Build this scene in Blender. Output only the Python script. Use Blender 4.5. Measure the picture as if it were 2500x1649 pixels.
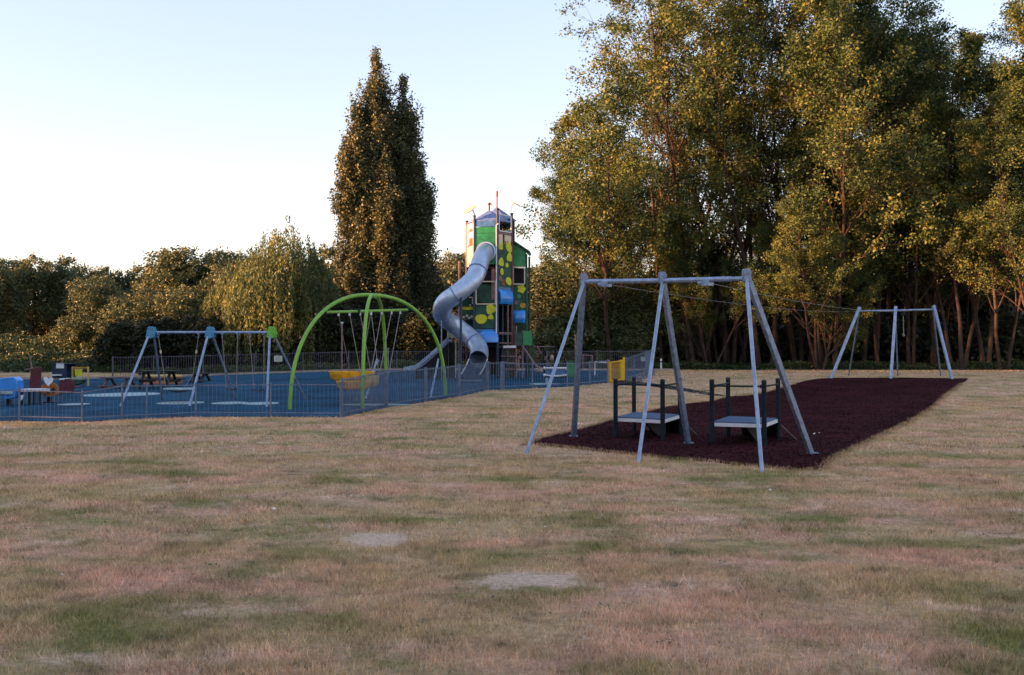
import bpy, math, random
import numpy as np
from mathutils import Vector, Matrix, geometry
R = math.radians
random.seed(7)
for o in list(bpy.data.objects): bpy.data.objects.remove(o)
SC = bpy.context.scene
COL = SC.collection

# ------------------------------------------------------------------ camera
EYE, FPX, PW, PH, HOR = 1.65, 2431.0, 2500.0, 1649.0, 875.0
PITCH = math.atan((HOR - PH/2)/FPX)
cd = bpy.data.cameras.new('camera'); cam = bpy.data.objects.new('camera', cd); COL.objects.link(cam)
cd.sensor_width = 36; cd.lens = 36*FPX/PW; cd.clip_start = .1; cd.clip_end = 3000
cam.location = (0, 0, EYE); cam.rotation_euler = (R(90)+PITCH, 0, 0)
SC.camera = cam
# ------------------------------------------------------------------ world, sun, exposure
SUN_EL, SUN_AZ = R(8), R(-106)          # azimuth from +Y, clockwise seen from above
w = bpy.data.worlds.new('World'); SC.world = w; w.use_nodes = True
nt = w.node_tree; bg = nt.nodes['Background']
sky = nt.nodes.new('ShaderNodeTexSky'); sky.sky_type = 'NISHITA'; sky.sun_disc = False
sky.sun_elevation = SUN_EL; sky.sun_rotation = SUN_AZ
sky.air_density = 1.0; sky.dust_density = 0.4; sky.ozone_density = 2.0
gm = nt.nodes.new('ShaderNodeGamma'); gm.inputs[1].default_value = .46
hsv = nt.nodes.new('ShaderNodeHueSaturation'); hsv.inputs['Saturation'].default_value = 1.5
tn = nt.nodes.new('ShaderNodeMix'); tn.data_type = 'RGBA'; tn.blend_type = 'MULTIPLY'; tn.inputs[0].default_value = 1; tn.inputs[7].default_value = (1.0, .925, .90, 1)
nt.links.new(sky.outputs[0], gm.inputs[0]); nt.links.new(gm.outputs[0], hsv.inputs['Color']); nt.links.new(hsv.outputs[0], tn.inputs[6]); nt.links.new(tn.outputs[2], bg.inputs[0]); bg.inputs[1].default_value = 0.15
sd = bpy.data.lights.new('sun', 'SUN'); sun = bpy.data.objects.new('sun', sd); COL.objects.link(sun)
sd.energy = 4.2; sd.angle = R(2.2); sd.color = (1, .52, .24)
sdir = Vector((math.sin(SUN_AZ)*math.cos(SUN_EL), math.cos(SUN_AZ)*math.cos(SUN_EL), math.sin(SUN_EL)))
sun.rotation_euler = (-sdir).to_track_quat('-Z', 'Y').to_euler()
vs = SC.view_settings; vs.view_transform = 'Standard'; vs.look = 'None'; vs.gamma = 1; vs.exposure = 2.6
vs.use_white_balance = True; vs.white_balance_temperature = 7250; vs.white_balance_tint = 27
SC.render.film_transparent = False
try:
    SC.cycles.max_bounces = 6; SC.cycles.transparent_max_bounces = 6; SC.cycles.filter_width = 1.5
except Exception: pass

# ------------------------------------------------------------------ terrain and picture-to-place maths
def sst(a, b, x):
    t = np.clip((np.asarray(x, float)-a)/(b-a), 0, 1); return t*t*(3-2*t)
def hz(x, y):
    p = .60+.35*sst(-22, -6, x)
    z = p*sst(22, 52, y)
    z = z + 2.6*sst(66, 88, y)*sst(-18, -30, x)
    w_ = sst(3, 8, y)*(1-sst(16, 24, y)); z = z + w_*(.035*np.sin(np.asarray(x)*.45+1)*np.sin(np.asarray(y)*.37)+.018*np.sin(np.asarray(x)*1.3+np.asarray(y)*.6)*np.sin(np.asarray(y)*1.9+.8*np.sin(np.asarray(x)*.7)))
    return z
def hf(x, y): return float(hz(x, y))
def ray(px, py):
    u = (px-PW/2)/FPX; v = (PH/2-py)/FPX
    return (u, math.cos(PITCH)-v*math.sin(PITCH), math.sin(PITCH)+v*math.cos(PITCH))
def A(px, py, Y):                       # point of the place at depth Y (photo pixels)
    d = ray(px, py); t = Y/d[1]
    return Vector((d[0]*t, Y, EYE+d[2]*t))
def G(px, py):                          # ground point
    d = ray(px, py); Y = 3.
    while Y < 400:
        t = Y/d[1]
        if EYE+d[2]*t <= hf(d[0]*t, Y): break
        Y += .04
    t = Y/d[1]; x = d[0]*t
    return Vector((x, Y, hf(x, Y)))
KD = 1.0517
def AD(x, y, Y): return A(x*KD, y*KD, Y)
def GD(x, y): return G(x*KD, y*KD)
def drop(p, dz=0): return Vector((p[0], p[1], hf(p[0], p[1])+dz))

# ------------------------------------------------------------------ materials
def mat(name, col, rough=.6, metal=0., var=.12, scale=6., bump=0., bscale=60., spec=.4, big=0.):
    m = bpy.data.materials.new(name); m.use_nodes = True
    n = m.node_tree; L = n.links; b = n.nodes['Principled BSDF']
    b.inputs['Roughness'].default_value = rough; b.inputs['Metallic'].default_value = metal
    b.inputs['Specular IOR Level'].default_value = spec
    tc = n.nodes.new('ShaderNodeTexCoord')
    ns = n.nodes.new('ShaderNodeTexNoise'); ns.inputs['Scale'].default_value = scale; ns.inputs['Detail'].default_value = 5
    L.new(tc.outputs['Object'], ns.inputs['Vector'])
    mx = n.nodes.new('ShaderNodeMix'); mx.data_type = 'RGBA'
    mx.inputs[6].default_value = tuple(max(0, c*(1-var)) for c in col)+(1,)
    mx.inputs[7].default_value = tuple(min(1, c*(1+var)) for c in col)+(1,)
    rm = n.nodes.new('ShaderNodeMapRange'); rm.inputs[1].default_value = .35; rm.inputs[2].default_value = .65
    L.new(ns.outputs[0], rm.inputs[0]); L.new(rm.outputs[0], mx.inputs[0]); L.new(mx.outputs[2], b.inputs['Base Color'])
    if big:
        n3 = n.nodes.new('ShaderNodeTexNoise'); n3.inputs['Scale'].default_value = .7; n3.inputs['Detail'].default_value = 7; n3.inputs['Roughness'].default_value = .65
        L.new(tc.outputs['Object'], n3.inputs['Vector']); r3 = n.nodes.new('ShaderNodeMapRange'); r3.inputs[1].default_value = .35; r3.inputs[2].default_value = .68
        r3.inputs[3].default_value = 1-big; r3.inputs[4].default_value = 1+big; L.new(n3.outputs[0], r3.inputs[0])
        h3 = n.nodes.new('ShaderNodeHueSaturation'); L.new(mx.outputs[2], h3.inputs['Color']); L.new(r3.outputs[0], h3.inputs['Value']); L.new(h3.outputs[0], b.inputs['Base Color'])
    if bump:
        n2 = n.nodes.new('ShaderNodeTexNoise'); n2.inputs['Scale'].default_value = bscale; n2.inputs['Detail'].default_value = 4
        L.new(tc.outputs['Object'], n2.inputs['Vector'])
        bp = n.nodes.new('ShaderNodeBump'); bp.inputs['Strength'].default_value = bump; bp.inputs['Distance'].default_value = .02
        L.new(n2.outputs[0], bp.inputs['Height']); L.new(bp.outputs[0], b.inputs['Normal'])
    return m

def turf_group():
    g = bpy.data.node_groups.new('turf_colour', 'ShaderNodeTree')
    g.interface.new_socket('Color', in_out='OUTPUT', socket_type='NodeSocketColor')
    N, L = g.nodes, g.links
    out = N.new('NodeGroupOutput'); geo = N.new('ShaderNodeNewGeometry')
    def noise(sc, det, seed, sx=1., rough=.55):
        mp = N.new('ShaderNodeMapping'); mp.inputs['Location'].default_value = (seed, seed*.7, 0); mp.inputs['Scale'].default_value = (sx, 1, 0)
        L.new(geo.outputs['Position'], mp.inputs[0])
        t = N.new('ShaderNodeTexNoise'); t.inputs['Scale'].default_value = sc; t.inputs['Detail'].default_value = det
        t.inputs['Roughness'].default_value = rough
        L.new(mp.outputs[0], t.inputs['Vector']); return t.outputs[0]
    def rng(v, a, b, c=0., d=1.):
        r = N.new('ShaderNodeMapRange'); r.interpolation_type = 'SMOOTHSTEP'
        for i, q in enumerate((a, b, c, d)): r.inputs[i+1].default_value = q
        L.new(v, r.inputs[0]); return r.outputs[0]
    def mix(f, a, b):
        m = N.new('ShaderNodeMix'); m.data_type = 'RGBA'; L.new(f, m.inputs[0])
        for i, q in ((6, a), (7, b)):
            if isinstance(q, tuple): m.inputs[i].default_value = q+(1,)
            else: L.new(q, m.inputs[i])
        return m.outputs[2]
    c = mix(rng(noise(.6, 8, 3, .7, .68), .42, .62), (.50, .325, .18), (.60, .335, .235))       # straw to pinkish thatch
    c = mix(rng(noise(.75, 9, 17, .75, .72), .45, .66), c, (.20, .185, .062))          # green growth
    c = mix(rng(noise(1.3, 8, 31, .7, .7), .53, .74), c, (.74, .50, .39))             # bleached
    c = mix(rng(noise(2.6, 7, 47, .7, .68), .52, .72), c, (.20, .13, .07))             # thin, dark thatch
    # two bare patches of earth
    for (px, py, r, ry) in ((0.16, 7.45, .46, .34), (-1.20, 9.05, .36, .42), (-.3, 3.2, .01, .01)):
        v = N.new('ShaderNodeVectorMath'); v.operation = 'SUBTRACT'; v.inputs[1].default_value = (px, py, 0)
        L.new(geo.outputs['Position'], v.inputs[0])
        s = N.new('ShaderNodeVectorMath'); s.operation = 'MULTIPLY'; s.inputs[1].default_value = (1/r, 1/ry, 0)
        L.new(v.outputs[0], s.inputs[0])
        ln = N.new('ShaderNodeVectorMath'); ln.operation = 'LENGTH'; L.new(s.outputs[0], ln.inputs[0])
        ad = N.new('ShaderNodeMath'); ad.operation = 'MULTIPLY_ADD'; ad.inputs[1].default_value = 3.2
        L.new(noise(3.2, 8, 61, 1, .7), ad.inputs[0]); L.new(ln.outputs['Value'], ad.inputs[2])
        c = mix(rng(ad.outputs[0], 2.15, 2.75, .85, 0.), c, (.66, .45, .34))
    L.new(c, out.inputs[0])
    return g
TURF = turf_group()
def turf_mat(name, blades):
    m = bpy.data.materials.new(name); m.use_nodes = True; n = m.node_tree; L = n.links; b = n.nodes['Principled BSDF']
    b.inputs['Roughness'].default_value = .9; b.inputs['Specular IOR Level'].default_value = .15
    g = n.nodes.new('ShaderNodeGroup'); g.node_tree = TURF
    hs = n.nodes.new('ShaderNodeHueSaturation'); L.new(g.outputs[0], hs.inputs['Color'])
    if blades:
        at = n.nodes.new('ShaderNodeAttribute'); at.attribute_name = 'tint'
        r = n.nodes.new('ShaderNodeMapRange'); r.inputs[3].default_value = .35; r.inputs[4].default_value = 2.1
        L.new(at.outputs['Fac'], r.inputs[0]); L.new(r.outputs[0], hs.inputs['Value'])
    else:
        geo = n.nodes.new('ShaderNodeNewGeometry')
        t = n.nodes.new('ShaderNodeTexNoise'); t.inputs['Scale'].default_value = 22; t.inputs['Detail'].default_value = 6; t.inputs['Roughness'].default_value = .75
        L.new(geo.outputs['Position'], t.inputs['Vector'])
        r = n.nodes.new('ShaderNodeMapRange'); r.inputs[1].default_value = .3; r.inputs[2].default_value = .7
        r.inputs[3].default_value = .6; r.inputs[4].default_value = 1.45
        L.new(t.outputs[0], r.inputs[0]); L.new(r.outputs[0], hs.inputs['Value'])
        bp = n.nodes.new('ShaderNodeBump'); bp.inputs['Strength'].default_value = .9; bp.inputs['Distance'].default_value = .03
        L.new(t.outputs[0], bp.inputs['Height']); L.new(bp.outputs[0], b.inputs['Normal'])
    L.new(hs.outputs[0], b.inputs['Base Color'])
    return m

def leaf_mat(name, stops, trans=.3, rough=.55):
    m = bpy.data.materials.new(name); m.use_nodes = True; n = m.node_tree; L = n.links
    b = n.nodes['Principled BSDF']; b.inputs['Roughness'].default_value = rough; b.inputs['Specular IOR Level'].default_value = .3
    at = n.nodes.new('ShaderNodeAttribute'); at.attribute_name = 'tint'
    cr = n.nodes.new('ShaderNodeValToRGB'); e = cr.color_ramp.elements
    while len(e) < len(stops): e.new(.5)
    for k, (p, c) in enumerate(stops): e[k].position = p; e[k].color = c+(1,)
    geo = n.nodes.new('ShaderNodeNewGeometry')
    ns = n.nodes.new('ShaderNodeTexNoise'); ns.inputs['Scale'].default_value = .28; ns.inputs['Detail'].default_value = 3
    L.new(geo.outputs['Position'], ns.inputs['Vector'])
    ad = n.nodes.new('ShaderNodeMath'); ad.operation = 'MULTIPLY_ADD'; ad.inputs[1].default_value = 1.5; 
    sb = n.nodes.new('ShaderNodeMath'); sb.operation = 'SUBTRACT'; sb.inputs[1].default_value = .75
    L.new(ns.outputs[0], ad.inputs[0]); L.new(at.outputs['Fac'], sb.inputs[0]); L.new(sb.outputs[0], ad.inputs[2])
    L.new(ad.outputs[0], cr.inputs[0]); L.new(cr.outputs[0], b.inputs['Base Color'])
    tr = n.nodes.new('ShaderNodeBsdfTranslucent'); L.new(cr.outputs[0], tr.inputs[0])
    ms = n.nodes.new('ShaderNodeMixShader'); ms.inputs[0].default_value = trans*.8
    L.new(b.outputs[0], ms.inputs[1]); L.new(tr.outputs[0], ms.inputs[2]); L.new(ms.outputs[0], n.nodes['Material Output'].inputs[0])
    return m

M = dict(
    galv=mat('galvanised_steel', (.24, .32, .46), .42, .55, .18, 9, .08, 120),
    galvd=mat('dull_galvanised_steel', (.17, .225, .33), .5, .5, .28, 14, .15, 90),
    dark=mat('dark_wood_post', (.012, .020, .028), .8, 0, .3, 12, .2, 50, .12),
    deck=mat('blue_grey_deck', (.055, .10, .18), .6, 0, .25, 8, .1, 80, .25),
    white=mat('white_paint', (.62, .62, .66), .5, 0, .1, 8),
    cable=mat('steel_cable', (.11, .10, .11), .5, .4),
    mulch=mat('rubber_mulch', (.040, .0075, .010), .95, 0, .6, 30, 1., 38, .05, .45),
    play=mat('blue_rubber_surface', (.009, .068, .125), .95, 0, .35, 14, .4, 90, .05, .4),
    patch=mat('pale_rubber_patch', (.30, .42, .46), .9, 0, .2, 6, .3, 90, .2),
    path=mat('grey_tarmac', (.10, .11, .15), .9, 0, .25, 5, .4, 80, .2),
    kerb=mat('pale_kerb_edging', (.34, .27, .24), .9, 0, .2, 4, .4, 40, .2),
    fence=mat('fence_steel', (.10, .14, .22), .5, .3, .2, 5),
    bfence=mat('far_fence_steel', (.10, .10, .13), .5, .3, .25, 3),
    yel=mat('yellow_paint', (.72, .42, .008), .45, 0, .12, 6),
    ochre=mat('ochre_paint', (.42, .22, .03), .5, 0, .2, 6),
    lime=mat('lime_green_paint', (.16, .38, .05), .38, 0, .1, 4),
    cblue=mat('sky_blue_plastic', (.035, .24, .42), .4, 0, .1, 6),
    cgreen=mat('bright_green_plastic', (.10, .42, .04), .4, 0, .1, 6),
    chain=mat('steel_chain', (.25, .22, .22), .5, .5),
    rubber=mat('black_rubber', (.012, .012, .016), .6, 0, .2, 9),
    tub=mat('amber_plastic', (.72, .33, .02), .5, 0, .25, 7),
    tubr=mat('pale_amber_plastic', (.48, .40, .20), .5, 0, .2, 7),
    tube=mat('brushed_steel_tube', (.40, .50, .66), .42, .62, .12, 5, .05, 40),
    tgreen=mat('emerald_panel', (.004, .20, .075), .5, 0, .25, 3),
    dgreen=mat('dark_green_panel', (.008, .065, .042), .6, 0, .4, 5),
    tblue=mat('steel_blue_panel', (.04, .15, .34), .5, 0, .25, 8),
    troof=mat('slate_blue_roof', (.12, .19, .38), .5, 0, .25, 8),
    navy=mat('navy_post', (.008, .028, .065), .5, 0, .2, 5),
    cream=mat('cream_panel', (.62, .50, .38), .6, 0, .1, 5),
    pink=mat('dusty_pink_panel', (.22, .125, .13), .6, 0, .4, 12),
    brown=mat('brick_brown_panel', (.24, .065, .03), .6, 0, .3, 6),
    leafy=mat('yellow_leaf_panel', (.50, .50, .02), .55, 0, .15, 6),
    pod=mat('bright_blue_plastic', (.008, .24, .70), .22, 0, .15, 3, .12, 9, .6),
    plum=mat('plum_post', (.09, .03, .045), .5, 0, .2, 5),
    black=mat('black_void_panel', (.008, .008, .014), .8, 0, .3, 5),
    palegreen=mat('pale_green_board', (.30, .36, .27), .6, 0, .2, 8),
    orange=mat('orange_board', (.36, .10, .02), .55, 0, .35, 9),
    maroon=mat('maroon_board', (.10, .018, .03), .6, 0, .3, 6),
    straw=mat('sandy_rim', (.55, .38, .16), .7, 0, .2, 5),
    terra=mat('terracotta_wall', (.30, .12, .06), .8, 0, .2, 6),
    timber=mat('weathered_timber', (.12, .085, .08), .8, 0, .3, 9),
    sign=mat('pale_sign_face', (.52, .55, .42), .6, 0, .2, 14),
    stone=mat('pale_boulder', (.42, .30, .26), .9, 0, .3, 4, .6, 12),
    bark=mat('bark', (.042, .030, .026), .9, 0, .4, 3, .8, 10, .2),
    pbark=mat('pale_bark', (.050, .034, .028), .9, 0, .4, 3, .8, 10, .2),
    litter=mat('white_litter', (.75, .72, .66), .7, 0, .1, 20),
)
M['turf'] = turf_mat('dry_turf', False); M['blade'] = turf_mat('dry_grass_blades', True)
M['ashleaf'] = leaf_mat('ash_leaves', [(.0, (.022, .046, .022)), (.4, (.052, .092, .030)), (.72, (.105, .135, .034)), (.88, (.14, .15, .036)), (1, (.165, .155, .04))], .35)
M['poplarleaf'] = leaf_mat('poplar_leaves', [(.0, (.045, .058, .040)), (.5, (.075, .088, .042)), (1, (.125, .122, .05))], .2)
M['willowleaf'] = leaf_mat('willow_leaves', [(.0, (.045, .075, .036)), (.5, (.085, .12, .045)), (1, (.17, .19, .06))], .35)
M['woodleaf'] = leaf_mat('woodland_leaves', [(.0, (.042, .064, .036)), (.45, (.075, .100, .045)), (.8, (.115, .135, .052)), (1, (.16, .14, .06))], .2)
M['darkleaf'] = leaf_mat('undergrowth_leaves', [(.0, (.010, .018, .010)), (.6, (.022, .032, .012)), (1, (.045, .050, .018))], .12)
M['ferns'] = leaf_mat('ground_ivy_leaves', [(.0, (.016, .034, .012)), (.6, (.040, .066, .022)), (1, (.08, .10, .035))], .2)

# ------------------------------------------------------------------ mesh helpers
class MB:
    def __init__(s): s.v = []; s.f = []; s.sm = []
    def add(s, vs, fs, smooth=False):
        o = len(s.v); s.v += [tuple(v) for v in vs]; s.f += [tuple(i+o for i in f) for f in fs]; s.sm += [smooth]*len(fs); return s
    def box(s, c, size, rz=0, rot=None):
        m = rot if rot is not None else Matrix.Rotation(rz, 3, 'Z'); c = Vector(c)
        vs = [c+m@Vector((sx*size[0]/2, sy*size[1]/2, sz*size[2]/2)) for sz in (-1, 1) for sy in (-1, 1) for sx in (-1, 1)]
        return s.add(vs, [(0, 2, 3, 1), (4, 5, 7, 6), (0, 1, 5, 4), (2, 6, 7, 3), (0, 4, 6, 2), (1, 3, 7, 5)])
    def beam(s, a, b, wd, hh, up=(0, 0, 1)):
        a, b = Vector(a), Vector(b); d = (b-a).normalized(); u = Vector(up)
        if abs(d.dot(u)) > .98: u = Vector((0, 1, 0))
        x = d.cross(u).normalized(); z = x.cross(d)
        vs = [p+x*sx*wd/2+z*sz*hh/2 for p in (a, b) for sx, sz in ((-1, -1), (1, -1), (1, 1), (-1, 1))]
        return s.add(vs, [(0, 1, 2, 3), (7, 6, 5, 4), (0, 4, 5, 1), (1, 5, 6, 2), (2, 6, 7, 3), (3, 7, 4, 0)])
    def tube(s, pts, r, n=10, cap=True, open_inner=0):
        pts = [Vector(p) for p in pts]; rs = r if isinstance(r, (list, tuple)) else [r]*len(pts)
        rings = []; px = None
        for i, p in enumerate(pts):
            d = (pts[min(i+1, len(pts)-1)]-pts[max(i-1, 0)]).normalized()
            if px is None:
                u = Vector((0, 0, 1)) if abs(d.z) < .9 else Vector((0, 1, 0)); px = d.cross(u).normalized()
            else: px = (px-d*px.dot(d)).normalized()
            y = d.cross(px)
            rings.append([p+(px*math.cos(2*math.pi*k/n)+y*math.sin(2*math.pi*k/n))*rs[i] for k in range(n)])
        vs = [q for rg in rings for q in rg]
        fs = [(i*n+k, i*n+(k+1) % n, (i+1)*n+(k+1) % n, (i+1)*n+k) for i in range(len(pts)-1) for k in range(n)]
        s.add(vs, fs, True)
        if cap:
            for rg, fl in ((rings[0], 1), (rings[-1], 0)): s.add(rg, [tuple(range(n))[::-1] if fl else tuple(range(n))])
        return s
    def prism(s, outline, nrm, th):               # flat outline with thickness along nrm
        nrm = Vector(nrm).normalized()*th/2; n = len(outline); o = [Vector(p) for p in outline]
        vs = [p-nrm for p in o]+[p+nrm for p in o]
        return s.add(vs, [tuple(range(n))[::-1], tuple(range(n, 2*n))]+[(i, (i+1) % n, n+(i+1) % n, n+i) for i in range(n)])
    def lathe(s, c, prof, n=24, sx=1, sy=1):
        c = Vector(c); vs = [c+Vector((r*math.cos(2*math.pi*k/n)*sx, r*math.sin(2*math.pi*k/n)*sy, z)) for r, z in prof for k in range(n)]
        fs = [(i*n+k, i*n+(k+1) % n, (i+1)*n+(k+1) % n, (i+1)*n+k) for i in range(len(prof)-1) for k in range(n)]
        s.add(vs, fs, True)
        if prof[-1][0] > .001: s.add(vs[-n:], [tuple(range(n))])
        return s
    def sphere(s, c, r, n=12, sq=(1, 1, 1)):
        prof = [(max(.0005, math.sin(math.pi*i/8))*r, -math.cos(math.pi*i/8)*r*sq[2]) for i in range(9)]
        return s.lathe(c, prof, n, sq[0], sq[1])
    def build(s, name, m, parent=None, bevel=0.):
        me = bpy.data.meshes.new(name)
        off = Vector((0, 0, 0))
        if parent is not None: off = parent.location
        me.from_pydata([(v[0]-off[0], v[1]-off[1], v[2]-off[2]) for v in s.v], [], s.f)
        me.polygons.foreach_set('use_smooth', s.sm); me.materials.append(M[m] if isinstance(m, str) else m); me.update()
        o = bpy.data.objects.new(name, me); COL.objects.link(o)
        if parent is not None: o.parent = parent
        if bevel:
            b = o.modifiers.new('bevel', 'BEVEL'); b.width = bevel; b.segments = 2; b.limit_method = 'ANGLE'
        return o
def part2(name, mb, m, parent, bevel=0.):      # sub-part: parented to a mesh part, which sits at its thing's base
    gp = parent.parent.location
    me_o = MB(); me_o.v = [(v[0]-gp[0], v[1]-gp[1], v[2]-gp[2]) for v in mb.v]; me_o.f = mb.f; me_o.sm = mb.sm
    o = me_o.build(name, m, None, bevel); o.parent = parent; return o
def thing(name, label, cat, loc, group=None):
    o = bpy.data.objects.new(name, None); COL.objects.link(o); o.location = Vector(loc); o.empty_display_size = .3
    o['label'] = label; o['category'] = cat
    if group: o['group'] = group
    return o
def tag(o, label, cat, group=None):
    o['label'] = label; o['category'] = cat
    if group: o['group'] = group
    return o
def struct(o, kind='structure'): o['kind'] = kind; return o
def copy_thing(r, loc, label, rz=0, sc=1, group=None):
    c = r.copy(); COL.objects.link(c); c.location = loc; c.rotation_euler = (0, 0, rz); c.scale = (sc, sc, sc) if not isinstance(sc, tuple) else sc
    c['label'] = label
    if group: c['group'] = group
    for ch in list(r.children):
        d = ch.copy(); COL.objects.link(d); d.parent = c
        for g in ch.children:
            e = g.copy(); COL.objects.link(e); e.parent = d
    return c
def np_mesh(name, V, F, m, smooth=False, tint=None):
    me = bpy.data.meshes.new(name); k = F.shape[1]
    me.vertices.add(len(V)); me.vertices.foreach_set('co', np.ascontiguousarray(V, dtype=np.float32).ravel())
    me.loops.add(F.size); me.loops.foreach_set('vertex_index', np.ascontiguousarray(F, dtype=np.int32).ravel())
    me.polygons.add(len(F)); me.polygons.foreach_set('loop_start', np.arange(0, F.size, k, dtype=np.int32))
    me.polygons.foreach_set('loop_total', np.full(len(F), k, dtype=np.int32))
    if smooth: me.polygons.foreach_set('use_smooth', np.ones(len(F), dtype=bool))
    if tint is not None:
        a = me.attributes.new('tint', 'FLOAT', 'FACE'); a.data.foreach_set('value', np.ascontiguousarray(tint, dtype=np.float32))
    me.materials.append(M[m]); me.update(calc_edges=True); return me

# ------------------------------------------------------------------ the ground and surfaces
def grid_lines(segs):
    out = []
    for a, b, st in segs: out += list(np.arange(a, b, st))
    out.append(segs[-1][1]); return np.array(out)
gx = grid_lines([(-300, -60, 20), (-60, -30, 2), (-30, 30, .8), (30, 60, 2), (60, 300, 20)])
gy = grid_lines([(-40, 0, 8), (0, 4, 1), (4, 20, .5), (20, 60, .8), (60, 100, 2), (100, 500, 25)])
X, Y_ = np.meshgrid(gx, gy); Z = hz(X, Y_)
V = np.stack([X.ravel(), Y_.ravel(), Z.ravel()], 1); nx = len(gx)
ii, jj = np.meshgrid(np.arange(len(gy)-1), np.arange(nx-1), indexing='ij'); b0 = (ii*nx+jj).ravel()
F = np.stack([b0, b0+1, b0+nx+1, b0+nx], 1)
g = bpy.data.objects.new('ground', np_mesh('ground', V, F, 'turf', True)); COL.objects.link(g); struct(g)

def sheet(name, poly, dz, m, step=.8, skirt=.05):
    poly = [Vector((p[0], p[1])) for p in poly]; n = len(poly)
    xs = [p.x for p in poly]; ys = [p.y for p in poly]; pts = list(poly)
    def inside(x, y):
        c = False; j = n-1
        for i in range(n):
            if (poly[i].y > y) != (poly[j].y > y) and x < (poly[j].x-poly[i].x)*(y-poly[i].y)/(poly[j].y-poly[i].y)+poly[i].x: c = not c
            j = i
        return c
    for x in np.arange(min(xs)+.01, max(xs), step):
        for y in np.arange(min(ys)+.01, max(ys), step):
            if inside(x, y): pts.append(Vector((x, y)))
    vv, ee, ff, *_ = geometry.delaunay_2d_cdt(pts, [(i, (i+1) % n) for i in range(n)], [tuple(range(n))], 1, 1e-4)
    vs = [(v.x, v.y, hf(v.x, v.y)+dz) for v in vv]; mb = MB(); mb.add(vs, [tuple(f) for f in ff], True)
    if skirt:
        k = [(p.x, p.y, hf(p.x, p.y)+dz) for p in poly]; kk = [(p.x, p.y, hf(p.x, p.y)-skirt) for p in poly]
        mb.add(k+kk, [(i, (i+1) % n, n+(i+1) % n, n+i) for i in range(n)])
    return struct(mb.build(name, m))
def densify(pts, st=.35, jit=.05, seed=1):
    rg = random.Random(seed); out = []
    for i in range(len(pts)):
        a, b = Vector(pts[i]), Vector(pts[(i+1) % len(pts)]); k = max(1, int((b-a).length/st))
        for j in range(k):
            p = a.lerp(b, j/k); out.append((p.x+rg.uniform(-jit, jit), p.y+rg.uniform(-jit, jit)))
    return out
mulch_px = [(1281, 1089), (1309, 1075), (1414, 1050), (1484, 1029), (1560, 1011), (1625, 995), (1674, 988), (1740, 980), (1775, 970), (1835, 967), (1877, 957), (1926, 943),
            (1960, 933), (1994, 926.5), (2028, 924), (2180, 923.5), (2364, 925.5), (2333, 950), (2305, 970), (2276, 998), (2154, 1063), (2070, 1105), (2028, 1126),
            (1997, 1150), (1934, 1150), (1860, 1143), (1750, 1131), (1644, 1123), (1550, 1113), (1434, 1100), (1345, 1090), (1297, 1086)]
MULCH = densify([tuple(G(*p)[:2]) for p in mulch_px], .3, .035)
sheet('safety_surface', MULCH, .022, 'mulch')
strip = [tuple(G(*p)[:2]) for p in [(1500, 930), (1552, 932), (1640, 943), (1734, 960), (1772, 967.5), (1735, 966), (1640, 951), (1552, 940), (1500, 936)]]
sheet('dark_strip', densify(strip, .5, .02), .016, 'dark', .6)  # narrow dark strip laid flat across the grass
# playground surface: front edge follows the fence, back edge the far kerb
pf = [(-60, 1030), (47, 1029), (200, 1032), (298, 1026), (358, 1024), (478, 1018), (661, 1019), (831, 1020), (943, 996), (1039, 982), (1121, 969), (1191, 953), (1225, 952), (1385, 945), (1487, 935), (1523, 928)]
PF = [tuple(G(*p)[:2]) for p in pf]
PF = [(-26, 24.6)]+PF
PB = [(18.2*.43, 55.4), (-4, 57.5), (-12, 55), (-18, 52), (-22, 50), (-34, 47)]
sheet('playground_surface', densify(PF+PB, 2., 0), .014, 'play', 1.0)
sheet('path', [tuple(G(*p)[:2]) for p in [(1500, 932), (1523, 928.5), (1583, 906), (1612, 905.5), (1600, 915), (1560, 938), (1520, 940)]], .009, 'path', 1.)
mb = MB(); kb = [Vector((p[0], p[1], hf(*p)+.05)) for p in [(9.2, 55.9)]+PB[0:]]
for a, b in zip(kb, kb[1:]):
    for t in range(6):
        p, q = a.lerp(b, t/6), a.lerp(b, (t+1)/6); mb.beam(drop(p, .05), drop(q, .05), .22, .14)
struct(mb.build('kerb', 'kerb'))
def disc(name, px, py, rx, m, dz=.021, ry=None):
    c = G(px, py); ry = ry or rx; mb = MB(); n = 40
    rim = [drop((c.x+rx*math.cos(2*math.pi*k/n), c.y+ry*math.sin(2*math.pi*k/n)), dz) for k in range(n)]
    mb.add([drop(c, dz)]+rim, [(0, 1+k, 1+(k+1) % n) for k in range(n)]); return struct(mb.build(name, m))
for px, py, rx, ry in ((441, 985.6, .74, .62), (561, 986, .58, .5), (636, 987, .58, .5), (296, 965, 1.4, .95), (180, 989, .5, .4), (915, 990, 1.1, .35), (1332, 939, .65, .5), (1225, 965, .0, 0)):
    if rx: disc('surface_marking', px, py, rx, 'patch', .021, ry)

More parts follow.
